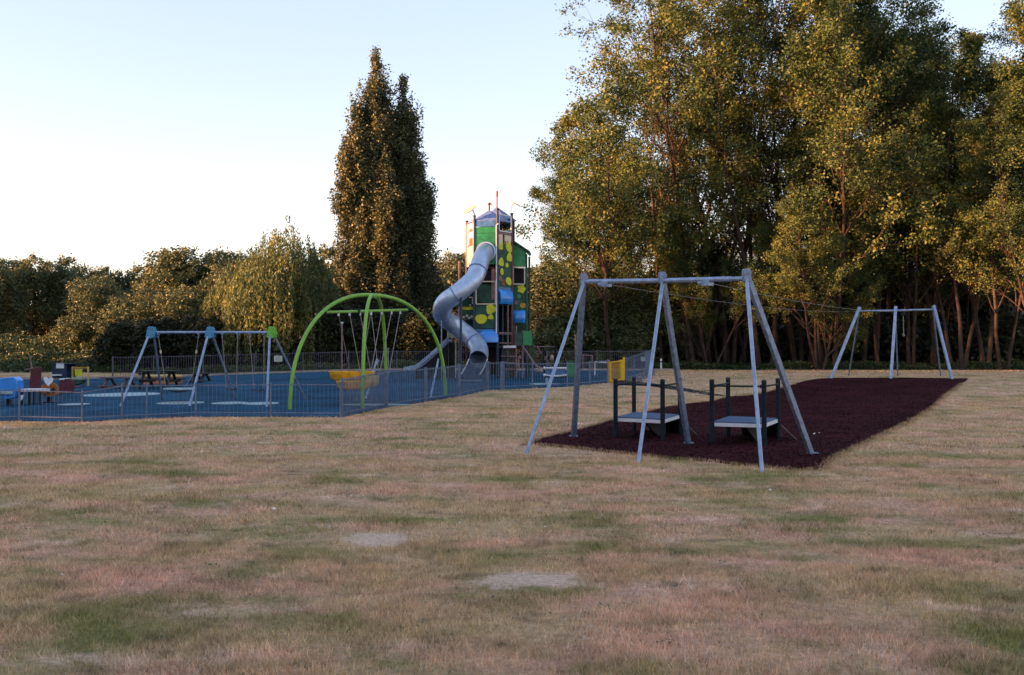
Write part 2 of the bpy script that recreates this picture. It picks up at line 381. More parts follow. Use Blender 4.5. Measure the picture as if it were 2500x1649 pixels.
# grass blades, denser near the camera
rg = np.random.default_rng(3)
def pip(x, y, poly):
    c = np.zeros(len(x), bool); n = len(poly); j = n-1
    for i in range(n):
        xi, yi = poly[i]; xj, yj = poly[j]
        if yi != yj:
            m = ((yi > y) != (yj > y)) & (x < (xj-xi)*(y-yi)/(yj-yi)+xi); c ^= m
        j = i
    return c
def blades(n, y0, y1, hgt, wid, seed, pw=1.0):
    rg = np.random.default_rng(seed)
    y = y0+(y1-y0)*rg.random(n)**pw; x = (rg.random(n)*2-1)*(y*.535+.3)
    cl = rg.normal(0, .012*np.maximum(1, y/8)[:, None], (n, 2)); x = x+cl[:, 0]; y = y+cl[:, 1]
    # tufts: thin out by a cheap value noise
    q = np.sin(x*3.1+1.3*np.sin(y*2.3))*np.sin(y*2.7+1.1*np.sin(x*1.9+2))*.5+.5
    k = rg.random(n) < (.45+.55*q)
    for (a, b, r1, r2) in ((.16, 7.45, .40, .28), (-1.2, 9.05, .30, .36)):
        k &= (((x-a)/r1)**2+((y-b)/r2)**2 > .3+1.3*rg.random(n))
    x, y, q = x[k], y[k], q[k]
    k = ~pip(x, y, MULCH) & ~pip(x, y, PF+PB); x, y = x[k], y[k]; n = len(x); q = q[k]
    z = hz(x, y); h = hgt*(.5+.9*rg.random(n))*(.7+.6*q); a = rg.random(n)*2*math.pi; wd = wid*(.6+.8*rg.random(n))
    ln = rg.normal(0, .55, (n, 2))*h[:, None]
    b1 = np.stack([x-np.cos(a)*wd, y-np.sin(a)*wd, z-.004], 1); b2 = np.stack([x+np.cos(a)*wd, y+np.sin(a)*wd, z-.004], 1)
    tp = np.stack([x+ln[:, 0], y+ln[:, 1], z+h], 1)
    V = np.stack([b1, b2, tp], 1).reshape(-1, 3); F = np.arange(3*n).reshape(-1, 3)
    w1 = .5+.5*np.sin(x*9.3+2.1*np.sin(y*7.7))*np.sin(y*8.9+1.7*np.sin(x*6.1+1)); w2 = .5+.5*np.sin(x*23+2.5*np.sin(y*19))*np.sin(y*21+2*np.sin(x*17))
    return V, F, np.clip(rg.random(n)*.45+.3*w1+.25*w2, 0, 1)
Vs, Fs, Ts = [], [], []; o_ = 0
for a in ((210000, 4.2, 9, .034, .0028, 5, .8), (210000, 9, 17, .036, .0045, 6, .85), (170000, 17, 34, .042, .009, 7, .9), (60000, 34, 62, .05, .016, 8, 1.)):
    v, f, t = blades(*a); Vs.append(v); Fs.append(f+o_); Ts.append(t); o_ += len(v)
gr = bpy.data.objects.new('grass', np_mesh('grass', np.concatenate(Vs), np.concatenate(Fs), 'blade', False, np.concatenate(Ts))); COL.objects.link(gr); struct(gr, 'stuff')

# longer grass tufts along the edge of the rubber surface
def edge_grass():
    rg = np.random.default_rng(12); P = np.array(MULCH); n = len(P); N = 26000
    i = rg.integers(0, n, N); t = rg.random(N)[:, None]; p = P[i]*(1-t)+P[(i+1) % n]*t
    p = p+rg.normal(0, .05, (N, 2)); k = p[:, 1] < 40; p = p[k]; N = len(p); x, y = p[:, 0], p[:, 1]
    z = hz(x, y); h = .055*(.4+rg.random(N)); a = rg.random(N)*6.28; w_ = .005; ln = rg.normal(0, .4, (N, 2))*h[:, None]
    V = np.stack([np.stack([x-np.cos(a)*w_, y-np.sin(a)*w_, z], 1), np.stack([x+np.cos(a)*w_, y+np.sin(a)*w_, z], 1), np.stack([x+ln[:, 0], y+ln[:, 1], z+h], 1)], 1).reshape(-1, 3)
    o = bpy.data.objects.new('grass', np_mesh('edge_grass', V, np.arange(3*N).reshape(-1, 3), 'blade', False, rg.random(N)*.7)); COL.objects.link(o); struct(o, 'stuff')
edge_grass()
# low weed rosettes and fallen leaves in the turf
def scatter(nm, m, n, y0, y1, size, seed, k, rad, up_):
    rg = np.random.default_rng(seed); y = y0+(y1-y0)*rg.random(n)**.8; x = (rg.random(n)*2-1)*(y*.53); ok = ~pip(x, y, MULCH) & ~pip(x, y, PF+PB); x, y = x[ok], y[ok]
    x = np.repeat(x, k)+rg.normal(0, rad, len(x)*k); y = np.repeat(y, k)+rg.normal(0, rad, len(y)*k); N = len(x); a = rg.random(N)*6.28; s_ = size*(.5+rg.random(N)); z = hz(x, y)+.012+up_*rg.random(N)
    dx, dy = np.cos(a)*s_, np.sin(a)*s_; t_ = rg.random(N)*s_*.7
    V = np.stack([np.stack([x-dx, y-dy, z], 1), np.stack([x+dy*.5, y-dx*.5, z+t_*.4], 1), np.stack([x+dx, y+dy, z+t_], 1), np.stack([x-dy*.5, y+dx*.5, z+t_*.3], 1)], 1).reshape(-1, 3)
    o = bpy.data.objects.new(nm, np_mesh(nm, V, np.arange(4*N).reshape(-1, 4), m, False, rg.random(N))); COL.objects.link(o); struct(o, 'stuff')
scatter('weeds', 'ashleaf', 260, 4.5, 22, .013, 41, 14, .035, .015)
scatter('fallen_leaves', 'poplarleaf', 700, 4.5, 30, .014, 42, 1, .01, .02)
# loose rubber shreds on the mulch
def shreds():
    rg = np.random.default_rng(22); N = 60000; P = np.array(MULCH)
    x = rg.uniform(P[:, 0].min(), P[:, 0].max(), N); y = P[:, 1].min()+(P[:, 1].max()-P[:, 1].min())*rg.random(N)**1.8
    k = pip(x, y, MULCH); x, y = x[k], y[k]; N = len(x); z = hz(x, y)+.024; a = rg.random(N)*6.28; l = .018+.02*rg.random(N); w_ = .006
    dx, dy = np.cos(a)*l, np.sin(a)*l; nx_, ny_ = -np.sin(a)*w_, np.cos(a)*w_; t1 = rg.random(N)*.022; t2 = rg.random(N)*.022
    V = np.stack([np.stack([x-dx, y-dy, z], 1), np.stack([x+nx_, y+ny_, z+t1], 1), np.stack([x+dx, y+dy, z+t2], 1), np.stack([x-nx_, y-ny_, z+.002], 1)], 1).reshape(-1, 3)
    o = bpy.data.objects.new('rubber_shreds', np_mesh('rubber_shreds', V, np.arange(4*N).reshape(-1, 4), 'mulch')); COL.objects.link(o); struct(o, 'stuff')
shreds()

# ------------------------------------------------------------------ zip line start frame
def a_frame_set(name, label, F_, T_, tops, thin_r, thick, root_at):
    t = thing(name, label, 'zip line frame', root_at); return t
F_ = [G(1282, 1110), G(1557, 1132), G(1861, 1155)]; T_ = [G(1400, 1069), G(1682, 1086), G(1984, 1112)]
yb = [(a.y+b.y)/2 for a, b in zip(F_, T_)]
BL, BM, BR = A(1425, 688, yb[0]), A(1617, 686, yb[1]), A(1822, 681, yb[2])
zt = T_ and thing('zip_line', 'large near galvanised zip line gantry standing over the two launch platforms', 'zip line', drop(BM))
mb = MB(); mb.tube([BL-(BM-BL).normalized()*.05, BM], .045, 14); mb.tube([BM, BR.lerp(BM, .17)], .045, 14); mb.tube([BR.lerp(BM, .17), BR], .038, 14); mb.build('crossbar', 'galv', zt)
for f, t, top, py in zip(F_, T_, (BL, BM, BR), (672, 666, 661)):
    f, t = Vector(f), Vector(t); ax = (BR-BL).normalized()
    f.z -= .05; t.z -= .05
    mb = MB(); mb.tube([f, top+Vector((0, -.03, -.02))], .031, 12); mb.build('front_leg', 'galv', zt)
    hd = top+Vector((0, .04, .10))
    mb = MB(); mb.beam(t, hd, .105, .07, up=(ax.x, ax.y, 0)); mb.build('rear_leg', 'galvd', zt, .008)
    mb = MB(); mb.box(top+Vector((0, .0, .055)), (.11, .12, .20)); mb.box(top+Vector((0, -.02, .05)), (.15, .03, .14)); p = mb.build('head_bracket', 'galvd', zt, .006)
    b2 = MB()
    for dx in (-.05, .05): b2 = MB(); b2.tube([top+Vector((dx, -.036, .07)), top+Vector((dx, -.055, .07))], .012, 8); part2('bolt', b2, 'galv', p)
    mb = MB(); mb.box(t+Vector((0, 0, .07)), (.18, .14, .05)); mb.build('foot_plate', 'galvd', zt, .004)
BRK = []
for px, k, base in ((1482, (BL, BM), 0), (1730, (BM, BR), 0)):
    u = (px-1425)/(1617-1425) if px < 1600 else (px-1617)/(1822-1617)
    p = k[0].lerp(k[1], u)+Vector((0, -.01, -.055))
    ax = (k[1]-k[0]).normalized(); mb = MB(); mb.tube([p-ax*.17, p-ax*.06], .045, 12, cap=False); mb.beam(p-ax*.07, p+ax*.10, .12, .10)
    mb.tube([p-ax*.168, p-ax*.10], .036, 12)
    mb.build('cable_bracket', 'galv', zt, .006); BRK.append(p)

# far frame
T2 = [G(2028, 925), G(2174.7, 925.5), G(2325, 927)]; yf = T2[1].y
tops = [A(2098.6, 750, yf+.9), A(2187, 748.5, yf+.9), A(2279.5, 746, yf+.9)]
B2 = [A(2096, 760, yf+.9), A(2187, 758.5, yf+.9), A(2281, 756, yf+.9)]
ft = thing('zip_line', 'distant galvanised zip line gantry at the far end of the maroon surface', 'zip line', drop(B2[1]))
mb = MB(); mb.tube([B2[0], B2[1], B2[2]], .045, 12); mb.build('crossbar', 'galv', ft)
for f, tp, rx in zip(T2, tops, (2071, 2192, 2297)):
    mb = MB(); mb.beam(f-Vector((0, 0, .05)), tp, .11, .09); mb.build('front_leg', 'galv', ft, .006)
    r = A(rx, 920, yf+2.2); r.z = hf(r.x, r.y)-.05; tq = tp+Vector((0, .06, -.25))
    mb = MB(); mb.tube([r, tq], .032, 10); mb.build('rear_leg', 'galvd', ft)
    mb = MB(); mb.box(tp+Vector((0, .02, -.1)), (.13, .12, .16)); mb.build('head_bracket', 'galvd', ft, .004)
# cables
def cable(a, b, sag, label):
    a, b = Vector(a), Vector(b); mb = MB()
    mb.tube([a.lerp(b, t/14)-Vector((0, 0, sag*4*(t/14)*(1-t/14))) for t in range(15)], .0065, 6)
    return tag(mb.build('zip_line_cable', 'cable'), label, 'cable', 'cables strung between the two zip line frames')
c1 = A(2141, 759, yf+.9); c2 = A(2233, 757.5, yf+.9)
cable(BRK[0]+Vector((.06, .05, 0)), c1, .22, 'lower zip line cable, from the left bay of the near gantry')
cable(BRK[1]+Vector((.06, .05, 0)), c2, .22, 'upper zip line cable, from the right bay of the near gantry')
# pull rope and seat parked at the far end
pr = A(2205, 764, yf+.8); t = thing('zip_line_rider', 'dark hanging rope with small knob at the far zip line gantry', 'zip line seat', (pr.x, pr.y, pr.z))
mb = MB(); mb.box(pr+Vector((0, 0, -.06)), (.22, .08, .14)); mb.build('trolley', 'dark', t, .01)
mb = MB(); mb.tube([pr+Vector((0, 0, -.1)), pr+Vector((.01, 0, -.95))], .018, 8); mb.build('rope', 'chain', t)
mb = MB(); mb.sphere(pr+Vector((.01, 0, -1.0)), .055, 10, (1, 1, 1.3)); mb.build('knob', 'chain', t)

# launch platforms
def platform(label, FLp, BLp, FRp, BRp, topz, deckz, dk):
    P = [G(*q) for q in (FLp, BLp, FRp, BRp)]; base = (P[0]+P[2])/2
    P[1] = P[0]+(P[1]-P[0]); gz = min(p.z for p in P)
    t = thing('launch_platform', label, 'platform', base, 'zip line launch platforms')
    for p in P:
        h = topz+gz
        mb = MB(); mb.tube([(p.x, p.y, p.z-.1), (p.x, p.y, h)], .046, 14); q = mb.build('post', 'dark', t)
        c = MB(); c.lathe((p.x, p.y, h-.004), [(.052, 0), (.052, .018), (.040, .035), (.012, .042), (.001, .043)], 14); part2('post_cap', c, 'rubber', q)
    FL, BLk, FR, BRk = P; Zd = gz+deckz
    def pt(p, z): return Vector((p.x, p.y, z))
    ins = .03
    cx = (FL+BLk+FR+BRk)/4
    def sh(p, z): v = pt(p, z); d = Vector((cx.x-p.x, cx.y-p.y, 0)).normalized()*ins; return v+d
    mb = MB(); mb.prism([sh(p, Zd+.012) for p in (FL, FR, BRk, BLk)], (0, 0, 1), .024); mb.build('deck', 'deck', t)
    for a, b in ((FL, FR), (FR, BRk), (BRk, BLk), (BLk, FL)):
        for dz in (-.018, -.052):
            m_ = MB(); m_.beam(sh(a, Zd+dz), sh(b, Zd+dz), .028, .028)
        m_ = MB(); m_.beam(sh(a, Zd-.0155), sh(b, Zd-.0155), .030, .030); m_.beam(sh(a, Zd-.050), sh(b, Zd-.050), .034, .034); m_.build('edge_trim', 'white', t, .003)
    hr = gz+topz-.09
    for a, b in ((FL, BLk), (FL, FR), (FR, BRk)):
        m_ = MB(); m_.tube([pt(a, hr), pt(b, hr)], .017, 10); rl = m_.build('rail', 'dark', t)
        d = (pt(b, hr)-pt(a, hr)).normalized()
        for q in (pt(a, hr)+d*.06, pt(b, hr)-d*.06): k = MB(); k.sphere(q, .032, 8); part2('rail_clamp', k, 'rubber', rl)
    # access ramp falling away behind, and its handle
    r0, r1 = pt(BLk, Zd-.03).lerp(pt(BRk, Zd-.03), .22), pt(BRk, Zd-.03)
    back = Vector((.28, .80, 0)); e0 = drop(r0+back, .02); e1 = drop(r1+back, .02)
    m_ = MB(); m_.prism([r0, r1, e1, e0], (r1-r0).cross(e1-r0), .05); m_.build('ramp', 'black', t)
    m_ = MB(); w0 = sh(FR, 0).lerp(sh(FL, 0), .35); w1 = sh(BRk, 0).lerp(sh(BLk, 0), .3)
    m_.prism([pt(w0, Zd-.08), pt(w1, Zd-.08), drop(w1, .0), drop(w0.lerp(w1, .6), .0)], (1, 0, 0), .04); m_.build('brace_board', 'black', t)
    m_ = MB(); a = pt(BRk, gz+deckz*.72)+Vector((.05, 0, 0)); m_.tube([a, drop(a+Vector((.30, -.05, 0)), .02)], .016, 8); m_.build('step_bar', 'timber', t)
    return t
platform('launch platform behind the middle leg of the gantry, with a grey deck', (1503, 1071), (1548, 1056), (1618, 1079), (1660, 1064), 1.20, .43, 0)
platform('launch platform beside the right leg of the gantry, with a bluer deck', (1738.5, 1086), (1778, 1069), (1866, 1092), (1900, 1076), 1.22, .43, 0)

# ------------------------------------------------------------------ swings in the playground
fr = [G(292.8, 992.5), G(461.7, 992.5), G(651, 994.5)]; Yb = 31.9
hd = [A(369, 812, Yb), A(512.6, 812, Yb), A(663, 812, Yb)]
rr = [drop(A(397, 950, Yb+1.25)), drop(A(577, 950, Yb+1.25)), G(748, 976)]
sw = thing('swing_set', 'tubular steel swing set with two blue corner heads and one green', 'swing set', drop(hd[1]))
for i in (0, 1):
    mb = MB(); mb.tube([hd[i]+Vector((.12, 0, 0)), hd[i+1]-Vector((.1, 0, 0))], .042, 12); mb.build('crossbar', 'galv', sw)
for i in range(3):
    mb = MB(); mb.tube([Vector(fr[i])-Vector((0, 0, .05)), hd[i]+Vector((-.04, -.05, -.05))], .038, 12); mb.build('front_leg', 'galv', sw)
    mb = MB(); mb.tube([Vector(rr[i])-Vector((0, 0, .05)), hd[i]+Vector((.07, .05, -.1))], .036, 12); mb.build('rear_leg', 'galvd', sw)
    c = hd[i]; mb = MB()
    o_l = [(-.14, -.16), (-.08, .15), (-.02, .19), (.10, .17), (.17, -.02), (.15, -.15), (.02, -.20)]
    mb.prism([c+Vector((x, -.11, z)) for x, z in o_l], (0, 1, 0), .03); mb.prism([c+Vector((x, .11, z)) for x, z in o_l], (0, 1, 0), .03)
    mb.box(c+Vector((.0, 0, 0)), (.2, .19, .22)); p = mb.build('corner_head', 'cgreen' if i == 2 else 'cblue', sw, .01)
    b2 = MB()
    for x, z in ((-.06, .1), (.08, .1), (.1, -.08), (-.06, -.1)): b2 = MB(); b2.tube([c+Vector((x, -.125, z)), c+Vector((x, -.14, z))], .014, 8); part2('bolt', b2, 'rubber', p)
for px in (386.5, 484.8, 542.7, 579.7, 609.8, 644.5):
    p = A(px, 816, Yb); mb = MB(); mb.tube([p+Vector((-.03, 0, 0)), p+Vector((.03, 0, 0))], .055, 12); mb.box(p+Vector((0, 0, -.08)), (.04, .03, .08)); mb.build('hanger', 'galvd', sw)
def flat_swing(x1, x2, s1, s2, sy, label):
    a, b = A(x1, 820, Yb), A(x2, 820, Yb); c, d = A(s1, sy-3, Yb-.05), A(s2, sy-3, Yb-.05)
    t = thing('flat_swing', label, 'swing', (c+d)/2, 'swings hanging from the steel swing set')
    for p, q in ((a, c), (b, d)): mb = MB(); mb.tube([p-Vector((0, 0, .06)), q], .011, 6); mb.build('chain', 'chain', t)
    m_ = MB(); n = 8; prof = [(c.lerp(d, i/n)-Vector((0, 0, .05*math.sin(math.pi*i/n)))) for i in range(n+1)]
    for p, q in zip(prof, prof[1:]): m_.beam(p, q, .17, .03)
    m_.build('seat', 'rubber', t); return t
flat_swing(542.7, 579.7, 553, 577.5, 951.5, 'black flat swing nearer the middle blue-headed leg of the swing set')
flat_swing(609.8, 644.5, 620, 644.5, 954, 'black flat swing beside the green-headed leg of the swing set')
a, b = A(386.5, 820, Yb), A(484.8, 820, Yb); cc = A(436, 950, Yb)
ns = thing('nest_swing', 'round shallow nest swing with pale rim in the left bay of the swing set', 'swing', cc, 'swings hanging from the steel swing set')
mb = MB(); ring = [(cc.x+.45*math.cos(k*math.pi/12), cc.y+.45*math.sin(k*math.pi/12), cc.z) for k in range(25)]; mb.tube(ring, .032, 8, cap=False); mb.build('rim', 'patch', ns)
mb = MB(); mb.lathe(cc, [(.43, -.01), (.3, -.07), (.12, -.11), (.01, -.12)], 24); mb.build('net', 'rubber', ns)
for top, s in ((a, -1), (b, 1)):
    k = top.lerp(cc+Vector((s*.40, 0, 0)), .72)
    mb = MB(); mb.tube([top, k], .011, 6)
    for q in (-.9, .9): mb.tube([k, cc+Vector((s*.45*math.cos(q), .45*math.sin(q), .02))], .009, 6)
    mb.build('chain', 'chain', ns)
    mb = MB(); mb.tube([top.lerp(k, .38), top.lerp(k, .46)], .03, 8); mb.build('chain_sleeve', 'cream', ns)

# ------------------------------------------------------------------ green arch swing
Lf, Rf, Ff = G(708, 1001), G(1087.5, 966), G(885.4, 997.5)
ctr = (Lf+Rf)/2; ctr.z = hf(ctr.x, ctr.y); half = (Rf-Lf)/2; half.z = 0
top = A(899, 721, ctr.y); Hh = top.z-ctr.z
ar = thing('arch_swing', 'lime green arched swing set of four curved legs with a straight bar', 'swing set', ctr)
def sup(t_, n): c = math.cos(t_); s_ = math.sin(t_); return math.copysign(abs(c)**(2/n), c), abs(s_)**(2/n)
def archpt(t_, v, n=2.3, g0=None, g1=None):
    c, s_ = sup(t_, n); z0 = (g1 if c > 0 else g0); z = z0+(ctr.z+Hh-z0)*s_
    return Vector((ctr.x+v.x*c, ctr.y+v.y*c, z))
for nm, t0, t1 in (('curved_leg', math.pi, math.pi/2), ('curved_leg', 0, math.pi/2)):
    mb = MB(); mb.tube([archpt(t0+(t1-t0)*i/26, half, 2.3, Lf.z-.05, Rf.z-.05) for i in range(27)], .058, 14); mb.build(nm, 'lime', ar)
fv = Vector((Ff.x-ctr.x, Ff.y-ctr.y, 0))
for sg in (1, -1):
    v = fv if sg > 0 else Vector((-fv.x+.05, -fv.y, 0)); gg = drop(ctr+v).z-.05
    mb = MB(); mb.tube([archpt((math.pi/2)*i/22, v, 2.6, gg, gg)-Vector((0, 0, .05*(i > 20))) for i in range(23)], .056, 14); mb.build('curved_leg', 'lime', ar)
bL = A(789.5, 763, ctr.y-1.62); bR = A(999.3, 757, ctr.y+1.62)
mb = MB(); mb.tube([bL, bR], .043, 12); mb.build('crossbar', 'lime', ar)
for p in (bL, bR): mb = MB(); mb.sphere(p, .10, 12); mb.build('clamp', 'dark', ar)
mid = bL.lerp(bR, .38); mb = MB(); mb.box(mid, (.14, .14, .16)); mb.build('pivot_block', 'rubber', ar, .02)
for x0, y0, x1, y1 in ((1070.7, 877, 1050.6, 972), (921, 877, 892, 974)):
    p = A(x0, y0, G(x1, y1).y+.9); q = G(x1, y1); mb = MB(); mb.tube([p, q-Vector((0, 0, .03))], .035, 10); mb.build('brace', 'galv', ar)
# hanging twin tub
tb = A(872, 908, ctr.y-.5)
tt = thing('tub_swing', 'amber plastic twin tub swing body hung on a fan of ropes inside the green arch', 'swing', tb)
def shell(c, lx, ly, hz_, m, nm, par, taper=.82, wall=.05):
    prof = [(-hz_/2, taper), (-hz_/4, .93), (hz_/2-.04, 1.0), (hz_/2, 1.03)]; mb = MB(); n = 28; vs = []
    def ring(z, s_, o=0): return [Vector((c.x+((abs(math.cos(a_))**.6)*math.copysign(1, math.cos(a_))*(lx/2-o))*s_, c.y+((abs(math.sin(a_))**.6)*math.copysign(1, math.sin(a_))*(ly/2-o))*s_, c.z+z)) for a_ in [2*math.pi*k/n for k in range(n)]]
    rings = [ring(z, s_) for z, s_ in prof]+[ring(hz_/2-.005, 1.0, wall), ring(-hz_/2+.04, taper, wall)]
    vs = [v for r_ in rings for v in r_]; fs = [(i*n+k, i*n+(k+1) % n, (i+1)*n+(k+1) % n, (i+1)*n+k) for i in range(len(rings)-1) for k in range(n)]
    fs += [tuple(range(n))[::-1], tuple(range((len(rings)-1)*n, len(rings)*n))]; mb.add(vs, fs, True); return mb.build(nm, m, par)
s1 = shell(A(860, 918, ctr.y-.1), 1.45, .75, .30, 'tub', 'tub', tt); s2 = shell(A(864, 940.5, ctr.y-1.0), 1.05, .7, .26, 'tub', 'tub', tt)
s3 = shell(A(908, 931, ctr.y-.4), .42, .6, .36, 'tubr', 'end_tub', tt, .7)
def hook(px): u = (px-789.5)/(999.3-789.5); return bL.lerp(bR, u)
for (hx, ex, ey, dy) in ((823.5, 855, 905, -.1), (849, 880, 905, -.6), (874, 906, 905, -.3), (900, 880, 905, 0), (927, 905, 905, .1), (952, 925, 915, 0), (975, 948, 910, .2), (901, 926, 915, -.1)):
    p = hook(hx)+Vector((0, 0, -.06)); q = A(ex, ey+8, ctr.y+dy); mb = MB(); mb.tube([p, q], .012, 6); r_ = mb.build('rope', 'chain', tt)
    b2 = MB(); b2.tube([p+Vector((0, 0, .03)), p-Vector((0, 0, .07))], .03, 8); part2('hook', b2, 'white', r_)
sx = A(918, 936, ctr.y-.2); mb = MB(); mb.tube([A(905, 915, ctr.y-.3), A(938, 912, ctr.y+.3)], .02, 8); mb.tube([A(926, 880, ctr.y), A(905, 912, ctr.y)], .018, 8); mb.tube([A(866, 950, ctr.y-.8), A(858, 958, ctr.y-.8), A(873, 956, ctr.y-.8)], .016, 8); mb.build('hand_bar', 'galv', tt)
def pole(name, label, cat, px, y0, Y, r, m, capm=None, lean=0):
    a = A(px, y0, Y); b = drop((a.x+lean, Y)); t = thing(name, label, cat, b); mb = MB(); mb.tube([b-Vector((0, 0, .05)), a], r, 10); mb.build('pole', m, t)
    mb = MB(); mb.tube([a, a+Vector((0, 0, .05))], r*1.7, 10); mb.build('cap', capm or m, t); return t
pole('slim_pole', 'slim pale pole with pointed tip behind the amber tub swing', 'pole', 835, 790, 37.5, .03, 'pink', 'white')
pole('slim_pole', 'short grey pole seen through the right half of the green arch', 'pole', 948, 853, 44, .03, 'galvd')
pole('slim_pole', 'thin pinkish pole just left of the thick left leg of the gantry', 'pole', 1405, 820, 47, .035, 'pink', 'pink')

# ------------------------------------------------------------------ fences
def fence(name, label, pts, hs, m, spacing=.10, bar=.0065, postr=.028, thick_posts=(), group=None, over=.03):
    t = thing(name, label, 'fence', pts[len(pts)//2], group); n = len(pts)
    for i, p in enumerate(pts):
        r_ = .055 if i in thick_posts else postr
        mb = MB(); mb.beam(Vector(p)-Vector((0, 0, .05)), Vector(p)+Vector((0, 0, hs[i]+.05)), r_*2, r_*2); mb.build('post', m, t)
    for i in range(n-1):
        a, b = Vector(pts[i]), Vector(pts[i+1]); L = (b-a).length; k = max(2, int(L/spacing)); mb = MB()
        for f in (.10, 1.):
            if f == 1. : mb.beam(a+Vector((0, 0, hs[i]-.02)), b+Vector((0, 0, hs[i+1]-.02)), .018, .024)
            else: mb.beam(a+Vector((0, 0, .12)), b+Vector((0, 0, .12)), .018, .024)
        for j in range(1, k):
            p = a.lerp(b, j/k); h = hs[i]+(hs[i+1]-hs[i])*j/k
            mb.beam(p+Vector((0, 0, .04)), p+Vector((0, 0, h+over)), bar*2, bar*2)
        mb.build('bar_panel', m, t)
    return t
def fp(lst): return [G(*p) for p in lst]
def fh(lst, pts): return [ (A(px, ty, p.y).z-p.z) for (px, ty), p in zip(lst, pts)]
lf = [(-70, 1030), (47, 1029), (200, 1032), (298, 1026), (358, 1024), (478, 1018), (661, 1019), (831, 1020)]
P1 = fp(lf); H1 = fh([(-70, 950), (47, 952), (200, 957), (298, 941), (358, 941), (478, 939), (661, 938), (831, 938)], P1)
fence('steel_fence', 'low thin-barred steel fence along the front left of the blue surface', P1, H1, 'fence', .11, .0035, .02)
rf = [(943, 996), (1039, 982), (1121, 969), (1191, 953), (1225, 952)]
P2 = [P1[-1]]+fp(rf); P2[0] = P1[-1]+Vector((.03, .03, 0)); H2 = fh([(831, 928), (943, 907), (1039, 901), (1121, 893), (1191, 886), (1225, 886)], P2)
fence('steel_fence', 'close-barred grey steel fence in front of the foot of the tube slide', P2, H2, 'fence', .10, .0085, .03, (1, 2, 3, 4, 5))
P3 = [P2[-1]+Vector((.08, .03, 0))]+fp([(1300, 948.5), (1385, 945), (1440, 940.5), (1484, 936)])
H3 = fh([(1225, 886), (1300, 888), (1385, 887), (1440, 885), (1484, 880)], P3)
fence('steel_fence', 'dark steel bar fence between the slide and the yellow gate', P3, H3, 'fence', .11, .006)
gt = [G(1487, 936), G(1523, 929)]; tg = thing('playground_gate', 'bright yellow steel bar gate in the fence', 'gate', gt[0])
for p, h, r_, m_ in ((gt[0], .88, .035, 'ochre'), (gt[1], .93, .045, 'yel')):
    mb = MB(); mb.beam(p+Vector((0, 0, -.05)), p+Vector((0, 0, h+.05)), r_*2, r_*2); mb.build('gate_post', m_, tg)
a, b = gt[0].lerp(gt[1], .1), gt[0].lerp(gt[1], .93); mb = MB()
for z in (.06, .84): mb.beam(a+Vector((0, 0, z)), b+Vector((0, 0, z)), .035, .045)
mb.beam(a+Vector((0, 0, .08)), a+Vector((0, 0, .82)), .06, .04); mb.build('gate_frame', 'yel', tg)
mb = MB(); mb.beam(b.lerp(a, .11)+Vector((0, 0, .03)), b.lerp(a, .11)+Vector((0, 0, .88)), .10, .20, up=(b-a).normalized()); mb.build('closing_board', 'yel', tg)
mb = MB()
for j in range(1, 14): p = a.lerp(b, j/17); mb.beam(p+Vector((0, 0, .07)), p+Vector((0, 0, .83)), .02, .02)
mb.build('bar_panel', 'ochre', tg)
Pr = [gt[1]+Vector((.1, 0, 0))]+[G(1548, 924), G(1577, 918.5), drop((18.2*.43, 55.2))]; Pr[-1] = drop((7.55, 54.4))
fence('steel_fence', 'short grey steel fence running back from the yellow gate to the far corner', Pr, [.92, .98, 1.1, 1.1], 'fence', .11, .006)
BP = [drop(p) for p in ((7.5, 54.6), (4.8, 55.2), (2.0, 55.9), (-1.0, 56.6), (-4.0, 57.0), (-6.6, 56.2), (-9.2, 55.2), (-11.6, 54.4), (-14.0, 53.2), (-16.4, 52), (-18.6, 50.8), (-20.4, 50))]
BP = [p+Vector((0, .9, 0)) for p in BP]
fence('steel_fence', 'dark vertical bar fence along the back of the playground under the trees', BP, [1.1]*len(BP), 'bfence', .12, .008, .03)
def fence_sign(px, py, w_, h_, Y, label):
    c = A(px, py, Y); t = thing('fence_sign', label, 'sign', c, 'signs fixed to the playground fence'); mb = MB(); mb.box(c, (w_, .01, h_)); mb.build('board', 'sign', t)
    mb = MB()
    for k, z in enumerate((.3, .12, -.06, -.24)): mb.box(c+Vector((0, -.0065, z*h_)), (w_*(.7 if k else .5), .003, h_*.07))
    mb.build('lettering', 'galvd', t)
fence_sign(679, 876, .44, .32, 53.9, 'pale sign on the back fence seen right of the green swing head')
fence_sign(1570, 877, .26, .22, 52.5, 'small pale sign on the fence corner right of the yellow gate')

# ------------------------------------------------------------------ play tower with tube slide
TY = 43.5; TG = hf(-1, 44)
def zd(y, Y=44.0): return EYE+(832-y)*Y/2311.5
S6 = 1.02; a0 = R(-8)
n0 = Vector((-math.sin(R(8)), -math.cos(R(8)), 0)); t0 = Vector((math.cos(a0), math.sin(a0), 0))
fc = AD(1128, 600, TY); fc.z = 0; cen = fc-n0*(S6*.866)
cor = []; p = fc+t0*S6/2
for k in range(6): cor.append(p.copy()); a_ = R(52+60*k); p = p+Vector((math.cos(a_), math.sin(a_), 0))*S6
FR, RR, BR_, BL_, LL, FL = cor
tw = thing('play_tower', 'tall green and blue play tower with pointed roofs and side houses, behind the tube slide', 'play tower', (cen.x, cen.y, TG))
def up(p, z): return Vector((p.x, p.y, z))
def post(p, z1, m, r=.055, z0=None, nm='post'):
    mb = MB(); mb.tube([up(p, (hf(p.x, p.y)-.05) if z0 is None else z0), up(p, z1)], r, 10); return mb.build(nm, m, tw)
